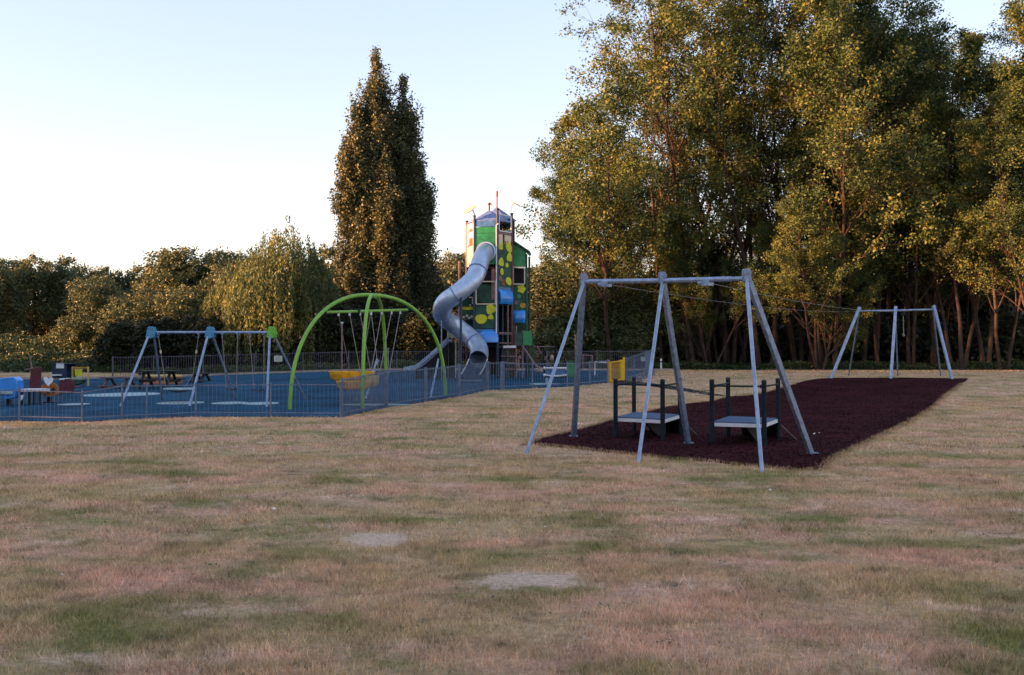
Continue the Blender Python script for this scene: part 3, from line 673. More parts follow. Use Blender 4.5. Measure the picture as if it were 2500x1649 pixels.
for p, z, m in ((FR, 8.12, 'navy'), (RR, 8.05, 'plum'), (BR_, 7.9, 'navy'), (BL_, 7.9, 'navy'), (LL, 7.75, 'plum'), (FL, 7.85, 'navy')):
    q = post(p, z, m); mb = MB(); mb.tube([up(p, z), up(p, z+.06)], .075, 10); part2('post_cap', mb, 'navy', q)
mb = MB(); e = FR+n0*.09-t0*.03; mb.tube([up(e, 2.6), up(e, zd(517.5+9))], .028, 8); mb.tube([up(e, zd(526.5)), up(e+t0*.09, zd(524))], .028, 8); mb.build('downpipe', 'white', tw)
def panel(a, b, z0, z1, m, nm, i0=.06, i1=.06, th=.03, off=0., bevel=0.):
    d = (b-a).normalized(); n = Vector((d.y, -d.x, 0)); a = a+d*i0+n*off; b = b-d*i1+n*off; mb = MB()
    mb.prism([up(a, z0), up(b, z0), up(b, z1), up(a, z1)], n, th); return mb.build(nm, m, tw, bevel)
def frame(a, b, z0, z1, m, nm='window_frame', i0=.08, i1=.08, w_=.05, off=.02, th=.05):
    d = (b-a).normalized(); n = Vector((d.y, -d.x, 0)); a = a+d*i0+n*off; b = b-d*i1+n*off; mb = MB()
    for p, q in ((up(a, z0), up(b, z0)), (up(a, z1), up(b, z1))): mb.beam(p, q, th, w_)
    for p in (a, b): mb.beam(up(p, z0+w_/2), up(p, z1-w_/2), w_, th, up=(n.x, n.y, 0))
    return mb.build(nm, m, tw)
def leaf(a, b, u, z, r, m='leafy', rot=0., kind=0, off=.03, nm='leaf_cutout'):
    d = (b-a).normalized(); n = Vector((d.y, -d.x, 0)); c = a.lerp(b, u)+n*off; pts = []
    for k in range(22):
        t = 2*math.pi*k/22
        if kind == 0: rr_ = r*(1-.25*abs(math.sin(t*1.5+rot)))
        elif kind == 1: rr_ = r*(.62+.38*abs(math.cos(2.5*t+rot)))
        else: rr_ = r*(1-.45*(math.sin(t+rot) > .2)*(math.sin(t+rot)))
        pts.append(up(c+d*rr_*math.cos(t), z+rr_*math.sin(t)))
    mb = MB(); mb.prism(pts, n, .012); return mb.build(nm, m, tw)
def lineart(a, b, pts, nm='branch_groove', m='dgreen', w_=.022, off=.022):
    d = (b-a).normalized(); n = Vector((d.y, -d.x, 0)); mb = MB(); L_ = (b-a).length
    q = [up(a+d*L_*u+n*off, z) for u, z in pts]
    for p0, p1 in zip(q, q[1:]): mb.beam(p0, p1, .012, w_, up=n)
    return mb.build(nm, m, tw)
# front face
panel(FL, FR, 7.41, 7.66, 'tblue', 'gable_board'); pf_ = panel(FL, FR, 5.76, 7.39, 'tgreen', 'front_panel')
lineart(FL, FR, [(.06, 7.13), (.94, 7.13)]); lineart(FL, FR, [(.06, 6.98), (.2, 6.93), (.45, 6.76), (.68, 6.62), (.94, 6.62)]); lineart(FL, FR, [(.06, 6.60), (.2, 6.62), (.42, 6.76)])
panel(FL, FR, 5.02, 5.70, 'black', 'dark_opening_fill', off=-.25)  # black sheet stands in for the shade inside the opening
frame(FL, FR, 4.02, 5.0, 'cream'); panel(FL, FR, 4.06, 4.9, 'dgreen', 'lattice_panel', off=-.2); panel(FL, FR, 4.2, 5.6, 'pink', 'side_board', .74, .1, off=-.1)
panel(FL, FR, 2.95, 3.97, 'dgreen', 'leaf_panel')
leaf(FL, FR, .72, 3.80, .26); leaf(FL, FR, .30, 3.42, .27, kind=2); leaf(FL, FR, .72, 3.45, .14, rot=1); 
panel(FL, FR, 2.62, 2.92, 'tblue', 'sill_board')
mb = MB(); c = FL.lerp(FR, .62)+n0*.10     # bubble pod on the lower front
mb.lathe((c.x, c.y, 2.34), [(.45, 0), (.46, .2), (.42, .36), (.30, .48), (.14, .54), (.01, .55)], 24, 1., .55); mb.build('bubble_pod', 'pod', tw)
# left face, pale board with opening
d_ = (FL-LL).normalized()
for z0, z1 in ((5.72, 6.60), (7.40, 7.62)): panel(LL, FL, z0, z1, 'cream', 'side_panel')
for i0, i1 in ((.06, .84), (.84, .06)): panel(LL, FL, 6.60, 7.40, 'cream', 'side_panel', i0, i1)
panel(LL, FL, 6.62, 6.98, 'brown', 'inner_board', .2, .2, off=-.06); panel(LL, FL, 7.28, 7.38, 'brown', 'inner_board', .2, .2, off=-.06)
# right face
frame(FR, RR, 7.23, 7.95, 'white'); panel(FR, RR, 7.10, 7.19, 'pink', 'sill_board'); panel(FR, RR, 6.55, 7.08, 'cream', 'side_panel', .06, .66); panel(FR, RR, 6.82, 7.08, 'cream', 'side_panel', .50, .06)
panel(BR_, BL_, 5.7, 7.9, 'navy', 'back_panel'); panel(RR, BR_, 5.7, 7.9, 'dgreen', 'back_panel'); 
panel(BL_, LL, 5.7, 6.7, 'dgreen', 'back_panel')
panel(FR, RR, 4.72, 6.70, 'dgreen', 'leaf_panel', off=-.01)
for u, z, r, k in ((.18, 6.55, .19, 0), (.74, 6.50, .25, 2), (.80, 6.12, .24, 0), (.22, 5.86, .22, 0), (.30, 5.45, .15, 2), (.72, 5.02, .22, 2), (.62, 5.75, .12, 1)): leaf(FR, RR, u, z, r, kind=k, rot=u*5)
leaf(FR, RR, .35, 4.98, .15, 'brown', kind=1, nm='flower_cutout'); leaf(FR, RR, .16, 5.15, .13, 'pink', kind=1, nm='flower_cutout')
def pod(a, b, z0, z1, out):
    d = (b-a).normalized(); n = Vector((d.y, -d.x, 0)); mb = MB(); L_ = (b-a).length-.1; a = a+d*.05; rows = []
    for i in range(9):
        f = i/8; z = z0+(z1-z0)*f; k = math.sin(math.pi*min(1, .12+f*.88))**.5 if f < 1 else .2
        rows.append([up(a+d*L_*u+n*(out*k*(1-(2*u-1)**4*.5)), z) for u in np.linspace(0, 1, 9)])
    vs = [v for r_ in rows for v in r_]; mb.add(vs, [(i*9+j, i*9+j+1, (i+1)*9+j+1, (i+1)*9+j) for i in range(8) for j in range(8)], True)
    bk = [up(a-n*.02, z0), up(a+d*L_-n*.02, z0), up(a+d*L_-n*.02, z1), up(a-n*.02, z1)]; mb.add(bk, [(3, 2, 1, 0)])
    return mb.build('bubble_pod', 'pod', tw)
pod(FR, RR, zd(707), zd(674), .28); panel(FR, RR, zd(674), zd(668), 'tblue', 'sill_board')
# inside decks and core
for z in (2.17, 4.0, 5.62):
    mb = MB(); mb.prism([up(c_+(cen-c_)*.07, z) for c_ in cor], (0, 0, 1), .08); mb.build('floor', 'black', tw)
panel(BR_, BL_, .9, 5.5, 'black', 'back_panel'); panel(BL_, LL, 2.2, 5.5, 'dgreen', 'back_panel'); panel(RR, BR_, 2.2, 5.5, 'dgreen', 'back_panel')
for u, z0, z1, m in ((.35, .9, zd(707), 'navy'), (.72, .9, zd(707), 'pink')): post(FR.lerp(RR, u)+Vector((0, .1, 0)), z1, m, .035)
for y in (773, 776, 797): 
    a, b = FR.lerp(RR, .1), FR.lerp(RR, .95); mb = MB(); mb.beam(up(a, zd(y)), up(b, zd(y)), .05, .04); mb.build('rung', 'pink', tw)
# roofs
def roof(c, rad, ze, za, rot, m='troof', nm='roof'):
    rim = [Vector((c.x+rad*math.cos(rot+k*math.pi/3), c.y+rad*math.sin(rot+k*math.pi/3), ze)) for k in range(6)]; low = [r_-Vector((0, 0, .035)) for r_ in rim]
    mb = MB(); mb.add(rim+[Vector((c.x, c.y, za))]+low, [(k, (k+1) % 6, 6) for k in range(6)]+[(7+k, 7+(k+1) % 6, (k+1) % 6, k) for k in range(6)]+[tuple(range(12, 6, -1))])
    return mb.build(nm, m, tw)
rot = math.atan2((FR-cen).y, (FR-cen).x)
r1 = roof(cen, S6*1.01, 7.70, 8.27, rot); mb = MB(); mb.tube([up(cen, 8.2), up(cen, zd(470))], .04, 8); mb.sphere(up(cen, zd(470)), .07, 8); part2('spire', mb, 'plum', r1)
c2_ = cen+Vector((.33, .95, 0)); r2 = roof(c2_, .90, 7.93, 8.56, rot, 'troof')
mb = MB(); c3 = AD(1153.6, 480, 45.2); mb.tube([up(c3, 8.3), up(c3, zd(443, 45.2))], .03, 8); mb.tube([up(c3, zd(456, 45.2)), up(c3, zd(443, 45.2))], .045, 8); part2('spire', mb, 'plum', r2)
for k in range(6):
    a_ = rot+k*math.pi/3; q = Vector((c2_.x+.78*math.cos(a_), c2_.y+.78*math.sin(a_), 0)); mb = MB(); mb.tube([up(q, TG), up(q, 7.93)], .045, 8); mb.build('post', 'plum' if k % 2 else 'navy', tw)
# leaf discs on bent masts
def disc_mast(p, z0, pts, cx, cy, Yd, rx, tilt, edge, lab):
    mb = MB(); mb.tube([up(p, z0)]+[AD(x, y, Yd) for x, y in pts], .022, 8); q = mb.build('mast', 'palegreen', tw)
    c = AD(cx, cy, Yd); u = Vector((math.cos(tilt), 0, math.sin(tilt))); v = Vector((0, 1, 0)).lerp(Vector((-u.z, 0, u.x)), edge).normalized(); nn = u.cross(v)
    mb = MB(); mb.prism([c+u*rx*math.cos(2*math.pi*k/20)+v*rx*.8*math.sin(2*math.pi*k/20) for k in range(20)], nn, .03); part2('leaf_disc', mb, 'palegreen', q)
disc_mast(FL, 7.8, [(1101, 497), (1099, 490), (1094, 486)], 1091, 486, 43.5, .33, R(36), .35, 0)
disc_mast(RR, 8.0, [(1186.5, 482), (1190, 475), (1194.5, 472)], 1196, 472.5, 44.3, .30, R(-33), .06, 0)
disc_mast(BL_, 7.9, [(1147, 486), (1142, 476)], 1139, 472, 45.3, .12, R(-60), .1, 0)
# right-hand house
Yr = 44.7; A1, A2 = AD(1187, 800, Yr), AD(1222, 800, Yr); A1.z = A2.z = 0; back = Vector((.15, 1.1, 0))
mb = MB(); mb.prism([up(A1, zd(620, Yr)), up(A2, zd(620, Yr)), up(A2, zd(585, Yr)), up(A1, zd(559, Yr))], (0, 1, 0), .04); mb.build('gable_wall', 'tgreen', tw)
e1, e2 = AD(1183, 554, Yr-.2), AD(1229, 584.5, Yr-.2); dn = Vector((0, 0, -.06))
mb = MB(); mb.prism([e1, e2, e2+Vector((.1, 1.5, 0)), e1+Vector((.1, 1.5, 0))], (e2-e1).cross(Vector((.1, 1.5, 0))), .07); mb.build('roof', 'dgreen', tw)
mb = MB(); e3, e4 = AD(1224, 585, Yr-.05), AD(1231, 592, Yr-.05); mb.prism([e3, e4, e4+Vector((0, .6, 0)), e3+Vector((0, .6, 0))], (e4-e3).cross(Vector((0, 1, 0))), .03); mb.build('gutter', 'troof', tw)
for q in (A1+Vector((.05, 0, 0)), A2, A2+back, A1+back): post(q, zd(590, Yr), 'dgreen', .05)
frame(A1, A2, zd(660, Yr), zd(620.5, Yr), 'cream', off=.05)
panel(A1, A2, zd(660, Yr)+.1, zd(620, Yr), 'black', 'inner_board', off=-.5)
panel(A1, A2, zd(721, Yr), zd(661, Yr), 'dgreen', 'leaf_panel'); leaf(A1, A2, .68, zd(671, Yr), .21, kind=1); leaf(A1, A2, .78, zd(708, Yr), .15, 'ochre', kind=2); leaf(A1, A2, .35, zd(702, Yr), .11, 'pink', kind=1); leaf(A1, A2, .5, zd(688, Yr), .12, 'tgreen')
pod(A1, A2, zd(750, Yr), zd(721, Yr), .26)
panel(A1+back, A2+back, 2.2, 5.4, 'dgreen', 'back_panel')
for z in (2.17, 3.7): mb = MB(); mb.prism([up(A1, z), up(A2, z), up(A2+back, z), up(A1+back, z)], (0, 0, 1), .07); mb.build('floor', 'black', tw)
mb = MB(); mb.beam(AD(1160, 805.5, 43.9), AD(1197.5, 805.5, 43.9), .09, .11); mb.build('deck_edge', 'white', tw)
mb = MB(); mb.beam(AD(1201, 805.5, 44.1), AD(1229, 804.5, 44.1), .09, .09); mb.build('deck_edge', 'pink', tw)
mb = MB(); mb.prism([AD(1160, 806, 44), AD(1230, 806, 44), AD(1230, 804, 46), AD(1160, 804, 46)], (0, 0, 1), .06); mb.build('floor', 'black', tw)
for x0, x1, y0, y1, m in ((1214.5, 1235, 769, 802, 'tgreen'), (1199, 1213, 773, 802, 'dgreen')):
    c = AD((x0+x1)/2, (y0+y1)/2, 43.9); mb = MB(); mb.box(c, ((x1-x0)/52.6, .05, (y1-y0)/52.6)); mb.build('guard_panel', m, tw)
for x, y1, m in ((1171, 806, 'navy'), (1184, 806, 'dgreen'), (1198, 757, 'pink'), (1213, 768, 'pink'), (1236, 768, 'dgreen'), (1222, 806, 'navy')):
    q = AD(x, y1, 44.0); post(Vector((q.x, q.y, 0)), q.z, m, .04)
for y in (827.5, 843, 857.5): mb = MB(); mb.tube([AD(1163, y, 43.6), AD(1198, y+.5, 43.6)], .03, 8); mb.build('rung', 'pink', tw)
mb = MB(); mb.tube([AD(1214, 805, 43.7), AD(1232, 832, 42.6), AD(1247, 852, 41.8), AD(1253, 854, 41.6)], .04, 8); mb.build('slide_pole', 'pink', tw)
mb = MB(); mb.tube([AD(1204, 873-14, 42.6), AD(1204, 828, 42.6), AD(1206, 825, 42.6), AD(1209, 833, 42.6)], .03, 8); mb.build('hand_hoop', 'pink', tw)
# left-hand house and small slide house
Ls = Yl = 44.2; B1, B2_ = AD(1070, 800, Yl), AD(1101, 800, Yl); B1.z = B2_.z = 0
e1, e2 = AD(1036, 683, 43.3), AD(1097, 626, 43.9); mb = MB(); bb = Vector((.25, 1.3, .0)); mb.prism([e1, e2, e2+bb, e1+bb], (e2-e1).cross(bb), .08); mb.build('roof', 'palegreen', tw)
mb = MB(); mb.prism([e1-Vector((-.05, .03, .05)), e2-Vector((0, .03, .20)), e2-Vector((0, .03, -.03)), e1-Vector((0, .03, -.03))], (0, 1, 0), .03); mb.build('fascia', 'palegreen', tw)
e1, e2 = AD(1046, 676, 43.7), AD(1100, 650, 44.3); mb = MB(); mb.prism([up(e1, zd(712)), up(e2, zd(712)), e2, e1], (0, 1, 0), .04); mb.build('gable_wall', 'dgreen', tw)
for x, y, m, Y in ((1066.5, 607, 'pink', 44.0), (1050, 658, 'pink', 44.5), (1103.5, 690, 'dgreen', 43.7)): q = AD(x, y, Y); post(Vector((q.x, q.y, 0)), q.z, m, .05)
panel(B1, B2_, zd(742), zd(715), 'dgreen', 'leaf_panel'); panel(B1, B2_, zd(719), zd(711), 'leafy', 'leaf_cutout', off=.03, th=.012)
for u, y in ((.2, 736), (.45, 733), (.62, 738), (.8, 735)): leaf(B1, B2_, u, zd(y), .06, 'cream', kind=1, nm='flower_cutout')
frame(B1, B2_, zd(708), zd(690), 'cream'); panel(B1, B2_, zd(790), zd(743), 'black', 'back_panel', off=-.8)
for z in (zd(745), ): mb = MB(); mb.prism([up(B1, z), up(B2_, z), up(B2_, z)+Vector((0, 1.2, 0)), up(B1, z)+Vector((0, 1.2, 0))], (0, 0, 1), .07); mb.build('floor', 'black', tw)
# tube slide
ts = thing('tube_slide', 'winding brushed steel tube slide coming down the front of the tower', 'slide', GD(1100, 893))
path = [(1126, 586, 43.6), (1124, 590, 43.1), (1117, 602, 42.5), (1110, 624, 42.0), (1100, 647, 41.7), (1077, 669, 41.4), (1057, 685, 41.3), (1036, 700, 41.45), (1026, 717, 41.8), (1029, 734, 42.4),
        (1043, 747, 42.9), (1060, 758, 43.1), (1082, 776, 43.1), (1101, 793, 42.9), (1111, 808, 42.5), (1113, 822, 42.1), (1110, 834, 41.6)]
cp = [AD(*q) for q in path]
def catmull(P, n=6):
    out = []
    for i in range(len(P)-1):
        p0, p1, p2, p3 = P[max(i-1, 0)], P[i], P[i+1], P[min(i+2, len(P)-1)]
        for k in range(n):
            t = k/n; out.append(.5*((2*p1)+(p2-p0)*t+(2*p0-5*p1+4*p2-p3)*t*t+(-p0+3*p1-3*p2+p3)*t**3))
    out.append(P[-1]); return out
CP = catmull(cp)
def tubewall(pts, r, n=22, wall=.02):
    mb = MB(); mb.tube(pts, r, n, cap=False); o_ = len(mb.v); mb.tube(pts, r-wall, n, cap=False)
    for s_ in (0, len(pts)-1): mb.add([mb.v[s_*n+k] for k in range(n)]+[mb.v[o_+s_*n+k] for k in range(n)], [(k, (k+1) % n, n+(k+1) % n, n+k) for k in range(n)])
    return mb
cuts = [0, 19, 36, 52, 78, len(CP)-1]
for a_, b_ in zip(cuts, cuts[1:]):
    mb = tubewall(CP[a_:b_+1], .385); mb.build('tube_section', 'tube', ts)
    if b_ < len(CP)-1:
        d = (CP[b_+1]-CP[b_-1]).normalized()*.025; mb = tubewall([CP[b_]-d, CP[b_], CP[b_]+d], .41, 24, .03); mb.build('joint_ring', 'troof', ts)
d = (CP[1]-CP[0]).normalized(); mb = tubewall([fc+n0*.03+Vector((0, 0, cp[0].z)), fc+n0*.07+Vector((0, 0, cp[0].z))], .45, 26, .07); mb.build('wall_flange', 'tube', ts)
# open run-out, coloured navy to stand for the shade inside its channel
ex = GD(1092, 889); ey_ = CP[-1]; mb = MB(); L0 = ey_+Vector((-.385, .02, 0)); R0 = ey_+Vector((.385, .02, 0)); L1 = Vector((ex.x-.40, ex.y-.1, ex.z+.30)); R1 = L1+Vector((.80, 0, 0))
rows = []
for i in range(9):
    f = i/8; c = ey_.lerp(Vector((ex.x, ex.y-.1, ex.z+.34)), f); c.z -= .10*math.sin(math.pi*f)*.6
    row = [];
    for k in range(9):
        t = math.pi+math.pi*k/8; row.append(c+Vector((.385*math.cos(t), 0, (.385-.17*f)*math.sin(t))))
    rows.append(row)
vs = [v for r_ in rows for v in r_]+[v+Vector((0, .015, -.02)) for r_ in rows for v in r_]
mb.add(vs, [(i*9+j, i*9+j+1, (i+1)*9+j+1, (i+1)*9+j) for i in range(8) for j in range(8)]+[(81+i*9+j, 81+(i+1)*9+j, 81+(i+1)*9+j+1, 81+i*9+j+1) for i in range(8) for j in range(8)], True); mb.build('run_out', 'navy', ts)
for j in (0, 8): mb = MB(); mb.tube([r_[j] for r_ in rows], .022, 8); mb.build('edge_rail', 'white', ts)
mb = MB(); mb.box(rows[-1][4]+Vector((0, .1, -.03)), (.95, .25, .06)); mb.build('foot_plate', 'galvd', ts)
for (x, y, Y) in ((1070, 745, 42.4), (1025, 735, 41.9), (1068.5, 655, 41.9)):
    q = AD(x, y, Y); mb = MB(); 
    if y > 740: q = AD(1070, 690, 41.05)
    rr_ = .05 if y > 740 else .028
    mb.tube([drop(q, -.05), q], rr_, 10)
    if y == 655: continue
    mb.build('support_post', 'navy' if y > 740 else 'galvd', ts)
# small open slide on the left
ss = thing('small_slide', 'short open steel slide with a dark side, left of the play tower', 'slide', GD(950, 862))
sp = [AD(1041, 787, 43.6), AD(1000, 824, 43.2), AD(974, 846, 42.9), AD(966, 851, 42.8), AD(938, 857, 42.5)]
for off, hgt, m, nm in ((0, 0, 'galv', 'chute'),):
    mb = MB()
    for p, q in zip(sp, sp[1:]): mb.beam(p+Vector((0, .25, -.05)), q+Vector((0, .25, -.05)), .5, .03)
    mb.build(nm, m, ss)
for oy in (0, .5):
    mb = MB()
    for p, q in zip(sp, sp[1:]): mb.beam(p+Vector((0, oy, 0)), q+Vector((0, oy, 0)), .03, .14)
    mb.build('side_wall', 'galv', ss)
mb = MB(); u_ = sp[:4]; mb.prism([q+Vector((0, .03, -.09)) for q in u_]+[drop(u_[3], .02)+Vector((0, .03, 0)), drop(u_[0], .02)+Vector((0, .03, 0))], (0, 1, 0), .03); mb.build('skirt_board', 'black', ss)
for x, y in ((1040, 770), (1058, 770)):
    q = AD(x, y, 43.7); mb = MB(); mb.tube([drop(q, -.05), q], .035, 8); mb.build('post', 'palegreen', ss)
mb = MB(); c0, c1_ = AD(1040, 772, 43.7), AD(1058, 779, 43.7); mb.prism([c0, c1_, c1_+Vector((0, 0, -.12)), c0+Vector((0, 0, -.22))], (0, 1, 0), .03); mb.build('arch_panel', 'palegreen', ss)
mb = MB(); c0, c1_ = AD(1042, 795, 43.9), AD(1057, 795, 43.9); mb.prism([drop(c0), drop(c1_), c1_, c0], (0, 1, 0), .04); mb.build('step_board', 'black', ss)

# ------------------------------------------------------------------ toddler corner and benches on the left
def T(name, label, cat, px, py, group=None): return thing(name, label, cat, G(px, py), group)
def bx(t, nm, m, px0, py0, px1, py1, Y, dy, dep=0., bevel=.01):     # box filling a picture rectangle at depth Y, dy metres deep
    a, b = A(px0, py1, Y), A(px1, py0, Y); mb = MB(); mb.box(((a.x+b.x)/2, Y+dep+dy/2, (a.z+b.z)/2), (b.x-a.x, dy, b.z-a.z)); return mb.build(nm, m, t, bevel)
def leg(t, px, py, Y, r, m, nm='leg'):
    q = A(px, py, Y); mb = MB(); mb.tube([drop(q, -.04), q], r, 8); return mb.build(nm, m, t)
t = T('spring_rider', 'bright blue boxy spring rider at the left edge of the playground', 'spring rider', 22, 990, 'spring riders on the blue surface'); Y = t.location.y
mb = MB(); mb.prism([A(x, y, Y) for x, y in ((-6, 968), (-8, 930), (6, 924), (24, 922), (40, 920), (50, 928), (50, 950), (42, 972), (20, 975))], (0, 1, 0), .45); mb.build('body', 'pod', t, .03)
bx(t, 'seat_board', 'patch', 4, 955, 40, 962, Y, .2, -.35)
c = A(22, 975, Y); mb = MB(); mb.tube([(c.x+.07*math.cos(k*.9), c.y+.07*math.sin(k*.9), t.location.z+(c.z-t.location.z)*k/40) for k in range(41)], .014, 6); mb.build('spring', 'rubber', t)
t = T('play_table', 'long white-topped play table on dark legs beside the blue spring rider', 'table', 74, 990); Y = t.location.y
bx(t, 'table_top', 'white', 48, 950, 101, 957, Y, .6)
for px in (54, 72, 84, 96):
    for dd in (.05, .5): leg(t, px, 956, Y+dd, .045, 'dark')
mb = MB(); c = A(53.5, 970, Y-.06); mb.prism([c+Vector((x, 0, z)) for x, z in ((-.08, .06), (.07, .07), (.03, -.05), (-.03, -.11), (-.07, -.05))], (0, 1, 0), .02); mb.build('white_panel', 'white', t)
t = T('spring_rider', 'orange-brown spring rider with a large white heart on its back', 'spring rider', 120, 985, 'spring riders on the blue surface'); Y = t.location.y
mb = MB(); mb.prism([A(x, y, Y) for x, y in ((100, 962), (101, 945), (108, 938), (118, 932), (135, 936), (144, 948), (143, 962), (132, 968), (110, 968))], (0, 1, 0), .06); bd = mb.build('side_board', 'orange', t, .01)
mb = MB(); mb.prism([A(x, y, Y+.35) for x, y in ((101, 962), (103, 945), (112, 938), (135, 938), (144, 948), (143, 962), (120, 968))], (0, 1, 0), .05); mb.build('side_board', 'orange', t, .01)
mb = MB(); mb.prism([A(x, y, Y-.12) for x, y in ((118, 943), (111, 935), (107, 928), (107.5, 922), (111, 920), (115, 922), (118, 926.5), (122, 923), (127, 922), (130, 926), (128.5, 932), (123, 939))], (0, 1, 0), .04); mb.build('heart_panel', 'white', t, .004)
for x in (117, 131): 
    mb = MB(); c = A(x, 953, Y-.045); mb.lathe((0, 0, 0), [(.001, 0), (.06, 0), (.06, .02), (.001, .02)], 12)
    mb.v = [(c.x+v[0], c.y-v[2], c.z+v[1]*1.4) for v in mb.v]; mb.build('hand_hole', 'black', t)
bx(t, 'seat', 'maroon', 106, 962, 140, 966, Y, .3, .03)
c = A(120, 970, Y+.15); mb = MB(); mb.tube([(c.x+.08*math.cos(k*.9), c.y+.08*math.sin(k*.9), t.location.z+(c.z-t.location.z)*k/40) for k in range(41)], .015, 6); mb.build('spring', 'rubber', t)
bx(t, 'base_plate', 'rubber', 106, 981, 132, 984, Y, .4, -.03)
t = T('play_car', 'dark maroon boxy play car behind the heart spring rider', 'play car', 162, 962); Y = t.location.y
mb = MB(); mb.prism([A(x, y, Y) for x, y in ((144, 957), (145, 934), (150, 926), (170, 925), (180, 929), (183, 940), (180, 957))], (0, 1, 0), .05); mb.build('side_board', 'maroon', t, .01)
mb = MB(); mb.prism([A(x, y, Y+.8) for x, y in ((144, 957), (145, 934), (150, 926), (170, 925), (180, 929), (183, 940), (180, 957))], (0, 1, 0), .05); mb.build('side_board', 'maroon', t, .01)
bx(t, 'seat', 'maroon', 147, 945, 180, 948, Y, .7, .05); bx(t, 'bonnet', 'white', 146, 924.5, 158, 928, Y, .5, -.06); leg(t, 150, 957, Y+.3, .05, 'dark'); leg(t, 178, 957, Y+.3, .05, 'dark')
t = T('play_ship', 'maroon board play ship with a leaning slender mast at the left', 'play ship', 88, 957); Y = t.location.y
mb = MB(); mb.prism([A(x, y, Y) for x, y in ((72, 950), (76, 902), (84, 898), (101, 897), (99, 950))], (0, 1, 0), .06); mb.build('hull_board', 'maroon', t, .01)
mb = MB(); mb.prism([A(x, y, Y+.9) for x, y in ((72, 950), (76, 902), (84, 898), (101, 897), (99, 950))], (0, 1, 0), .06); mb.build('hull_board', 'maroon', t, .01)
bx(t, 'floor', 'dark', 70, 944, 104, 947, Y, .84, .03)
mb = MB(); mb.tube([A(79, 950, Y+.4), A(78, 900, Y+.4), A(73, 870, Y+.4)], .035, 8); mb.build('mast', 'pink', t)
mb = MB(); mb.tube([A(60, 903, Y+.4), A(101, 898, Y+.4)], .025, 8); mb.build('yard', 'pink', t)
for x in (74, 98): leg(t, x, 948, Y+.5, .04, 'plum')
t = T('play_house', 'small navy playhouse with a pale square window panel, left of the yellow frame', 'playhouse', 145, 935); Y = t.location.y
bx(t, 'front_board', 'navy', 127, 890, 162, 924, Y, .05); bx(t, 'rear_board', 'navy', 127, 890, 162, 924, Y, .05, 1.0); bx(t, 'window_panel', 'white', 138, 887, 157, 900, Y, .03, -.05); bx(t, 'shelf', 'white', 132, 914.5, 152, 918, Y, .2, -.22)
bx(t, 'roof', 'navy', 125, 887.5, 164, 889.5, Y, 1.2, -.05)
for x in (128, 161): leg(t, x, 926, Y+.1, .05, 'navy'); leg(t, x, 926, Y+1., .05, 'navy')
t = T('climbing_frame', 'yellow-framed play panel with a green seat like a little boat', 'climbing frame', 196, 944); Y = t.location.y
for x, m in ((174, 'ochre'), (212, 'straw')): bx(t, 'upright', m, x, 896, x+4, 943, Y, .09)
bx(t, 'top_rail', 'ochre', 178.2, 896.5, 211.8, 900, Y, .07); bx(t, 'panel', 'leafy', 182, 903, 200, 919, Y, .03, .02); bx(t, 'panel_frame', 'straw', 180, 901, 202, 903, Y, .05, .01)
bx(t, 'seat', 'palegreen', 182, 921, 206, 927, Y, .4, -.3)
mb = MB(); mb.prism([A(x, y, Y-.1) for x, y in ((184, 927.5), (207, 927.5), (202, 936), (184, 942))], (0, 1, 0), .4); mb.build('hull', 'dgreen', t, .01)
# picnic benches
def picnic(label, px0, px1, ytop, ybase, m, seats=True, back=0.):
    Y = G((px0+px1)/2, ybase).y; t = thing('picnic_bench', label, 'picnic bench', G((px0+px1)/2, ybase), 'picnic benches in the playground')
    a, b = A(px0, ytop, Y), A(px1, ytop, Y); L_ = b.x-a.x; cx_ = (a.x+b.x)/2; z = a.z
    for k in range(4): mb = MB(); mb.box((cx_, Y+.1+k*.19, z), (L_, .17, .05)); mb.build('table_plank', m, t, .006)
    zs = z-.32
    for dy in (-.42, 1.2): mb = MB(); mb.box((cx_, Y+dy, zs), (L_, .24, .05)); mb.build('seat_plank', m, t, .006)
    for f in (.18, .82):
        x = a.x+L_*f
        for y0, y1 in ((.25, -.35), (.55, 1.15)): mb = MB(); q = drop((x, Y+y1), -.03); mb.beam(Vector((x, Y+y0, z-.03)), q, .09, .07); mb.build('leg', m, t)
        mb = MB(); mb.beam(Vector((x+.06, Y-.45, zs-.06)), Vector((x+.06, Y+1.25, zs-.06)), .05, .09); mb.build('seat_support', m, t)
    return t
picnic('large dark picnic bench in front of the round sandpit wall', 330, 428, 907, 950, 'rubber')
picnic('weathered picnic bench behind the left leg of the swing set', 244, 318, 923, 948, 'timber')
picnic('small dark picnic bench behind the middle leg of the swing set', 466, 500, 913, 934, 'rubber')
c = G(380, 941); t = thing('sandpit_wall', 'round low terracotta wall with a sandy cream rim behind the dark picnic bench', 'sandpit', c)
c = c+Vector((0, .9, 0)); rr_ = 46*c.y/FPX; zt_ = A(380, 918, c.y).z
mb = MB(); mb.lathe((c.x, c.y, 0), [(rr_, c.z-.1), (rr_, zt_-.06), (rr_*.92, zt_-.06), (rr_*.92, c.z)], 36, 1, .75); mb.build('wall', 'terra', t)
mb = MB(); mb.lathe((c.x, c.y, 0), [(rr_*.9, zt_-.055), (rr_*1.03, zt_-.055), (rr_*1.03, zt_+.03), (rr_*.9, zt_+.05), (rr_*.9, zt_-.02)], 36, 1, .75); mb.build('rim', 'straw', t)
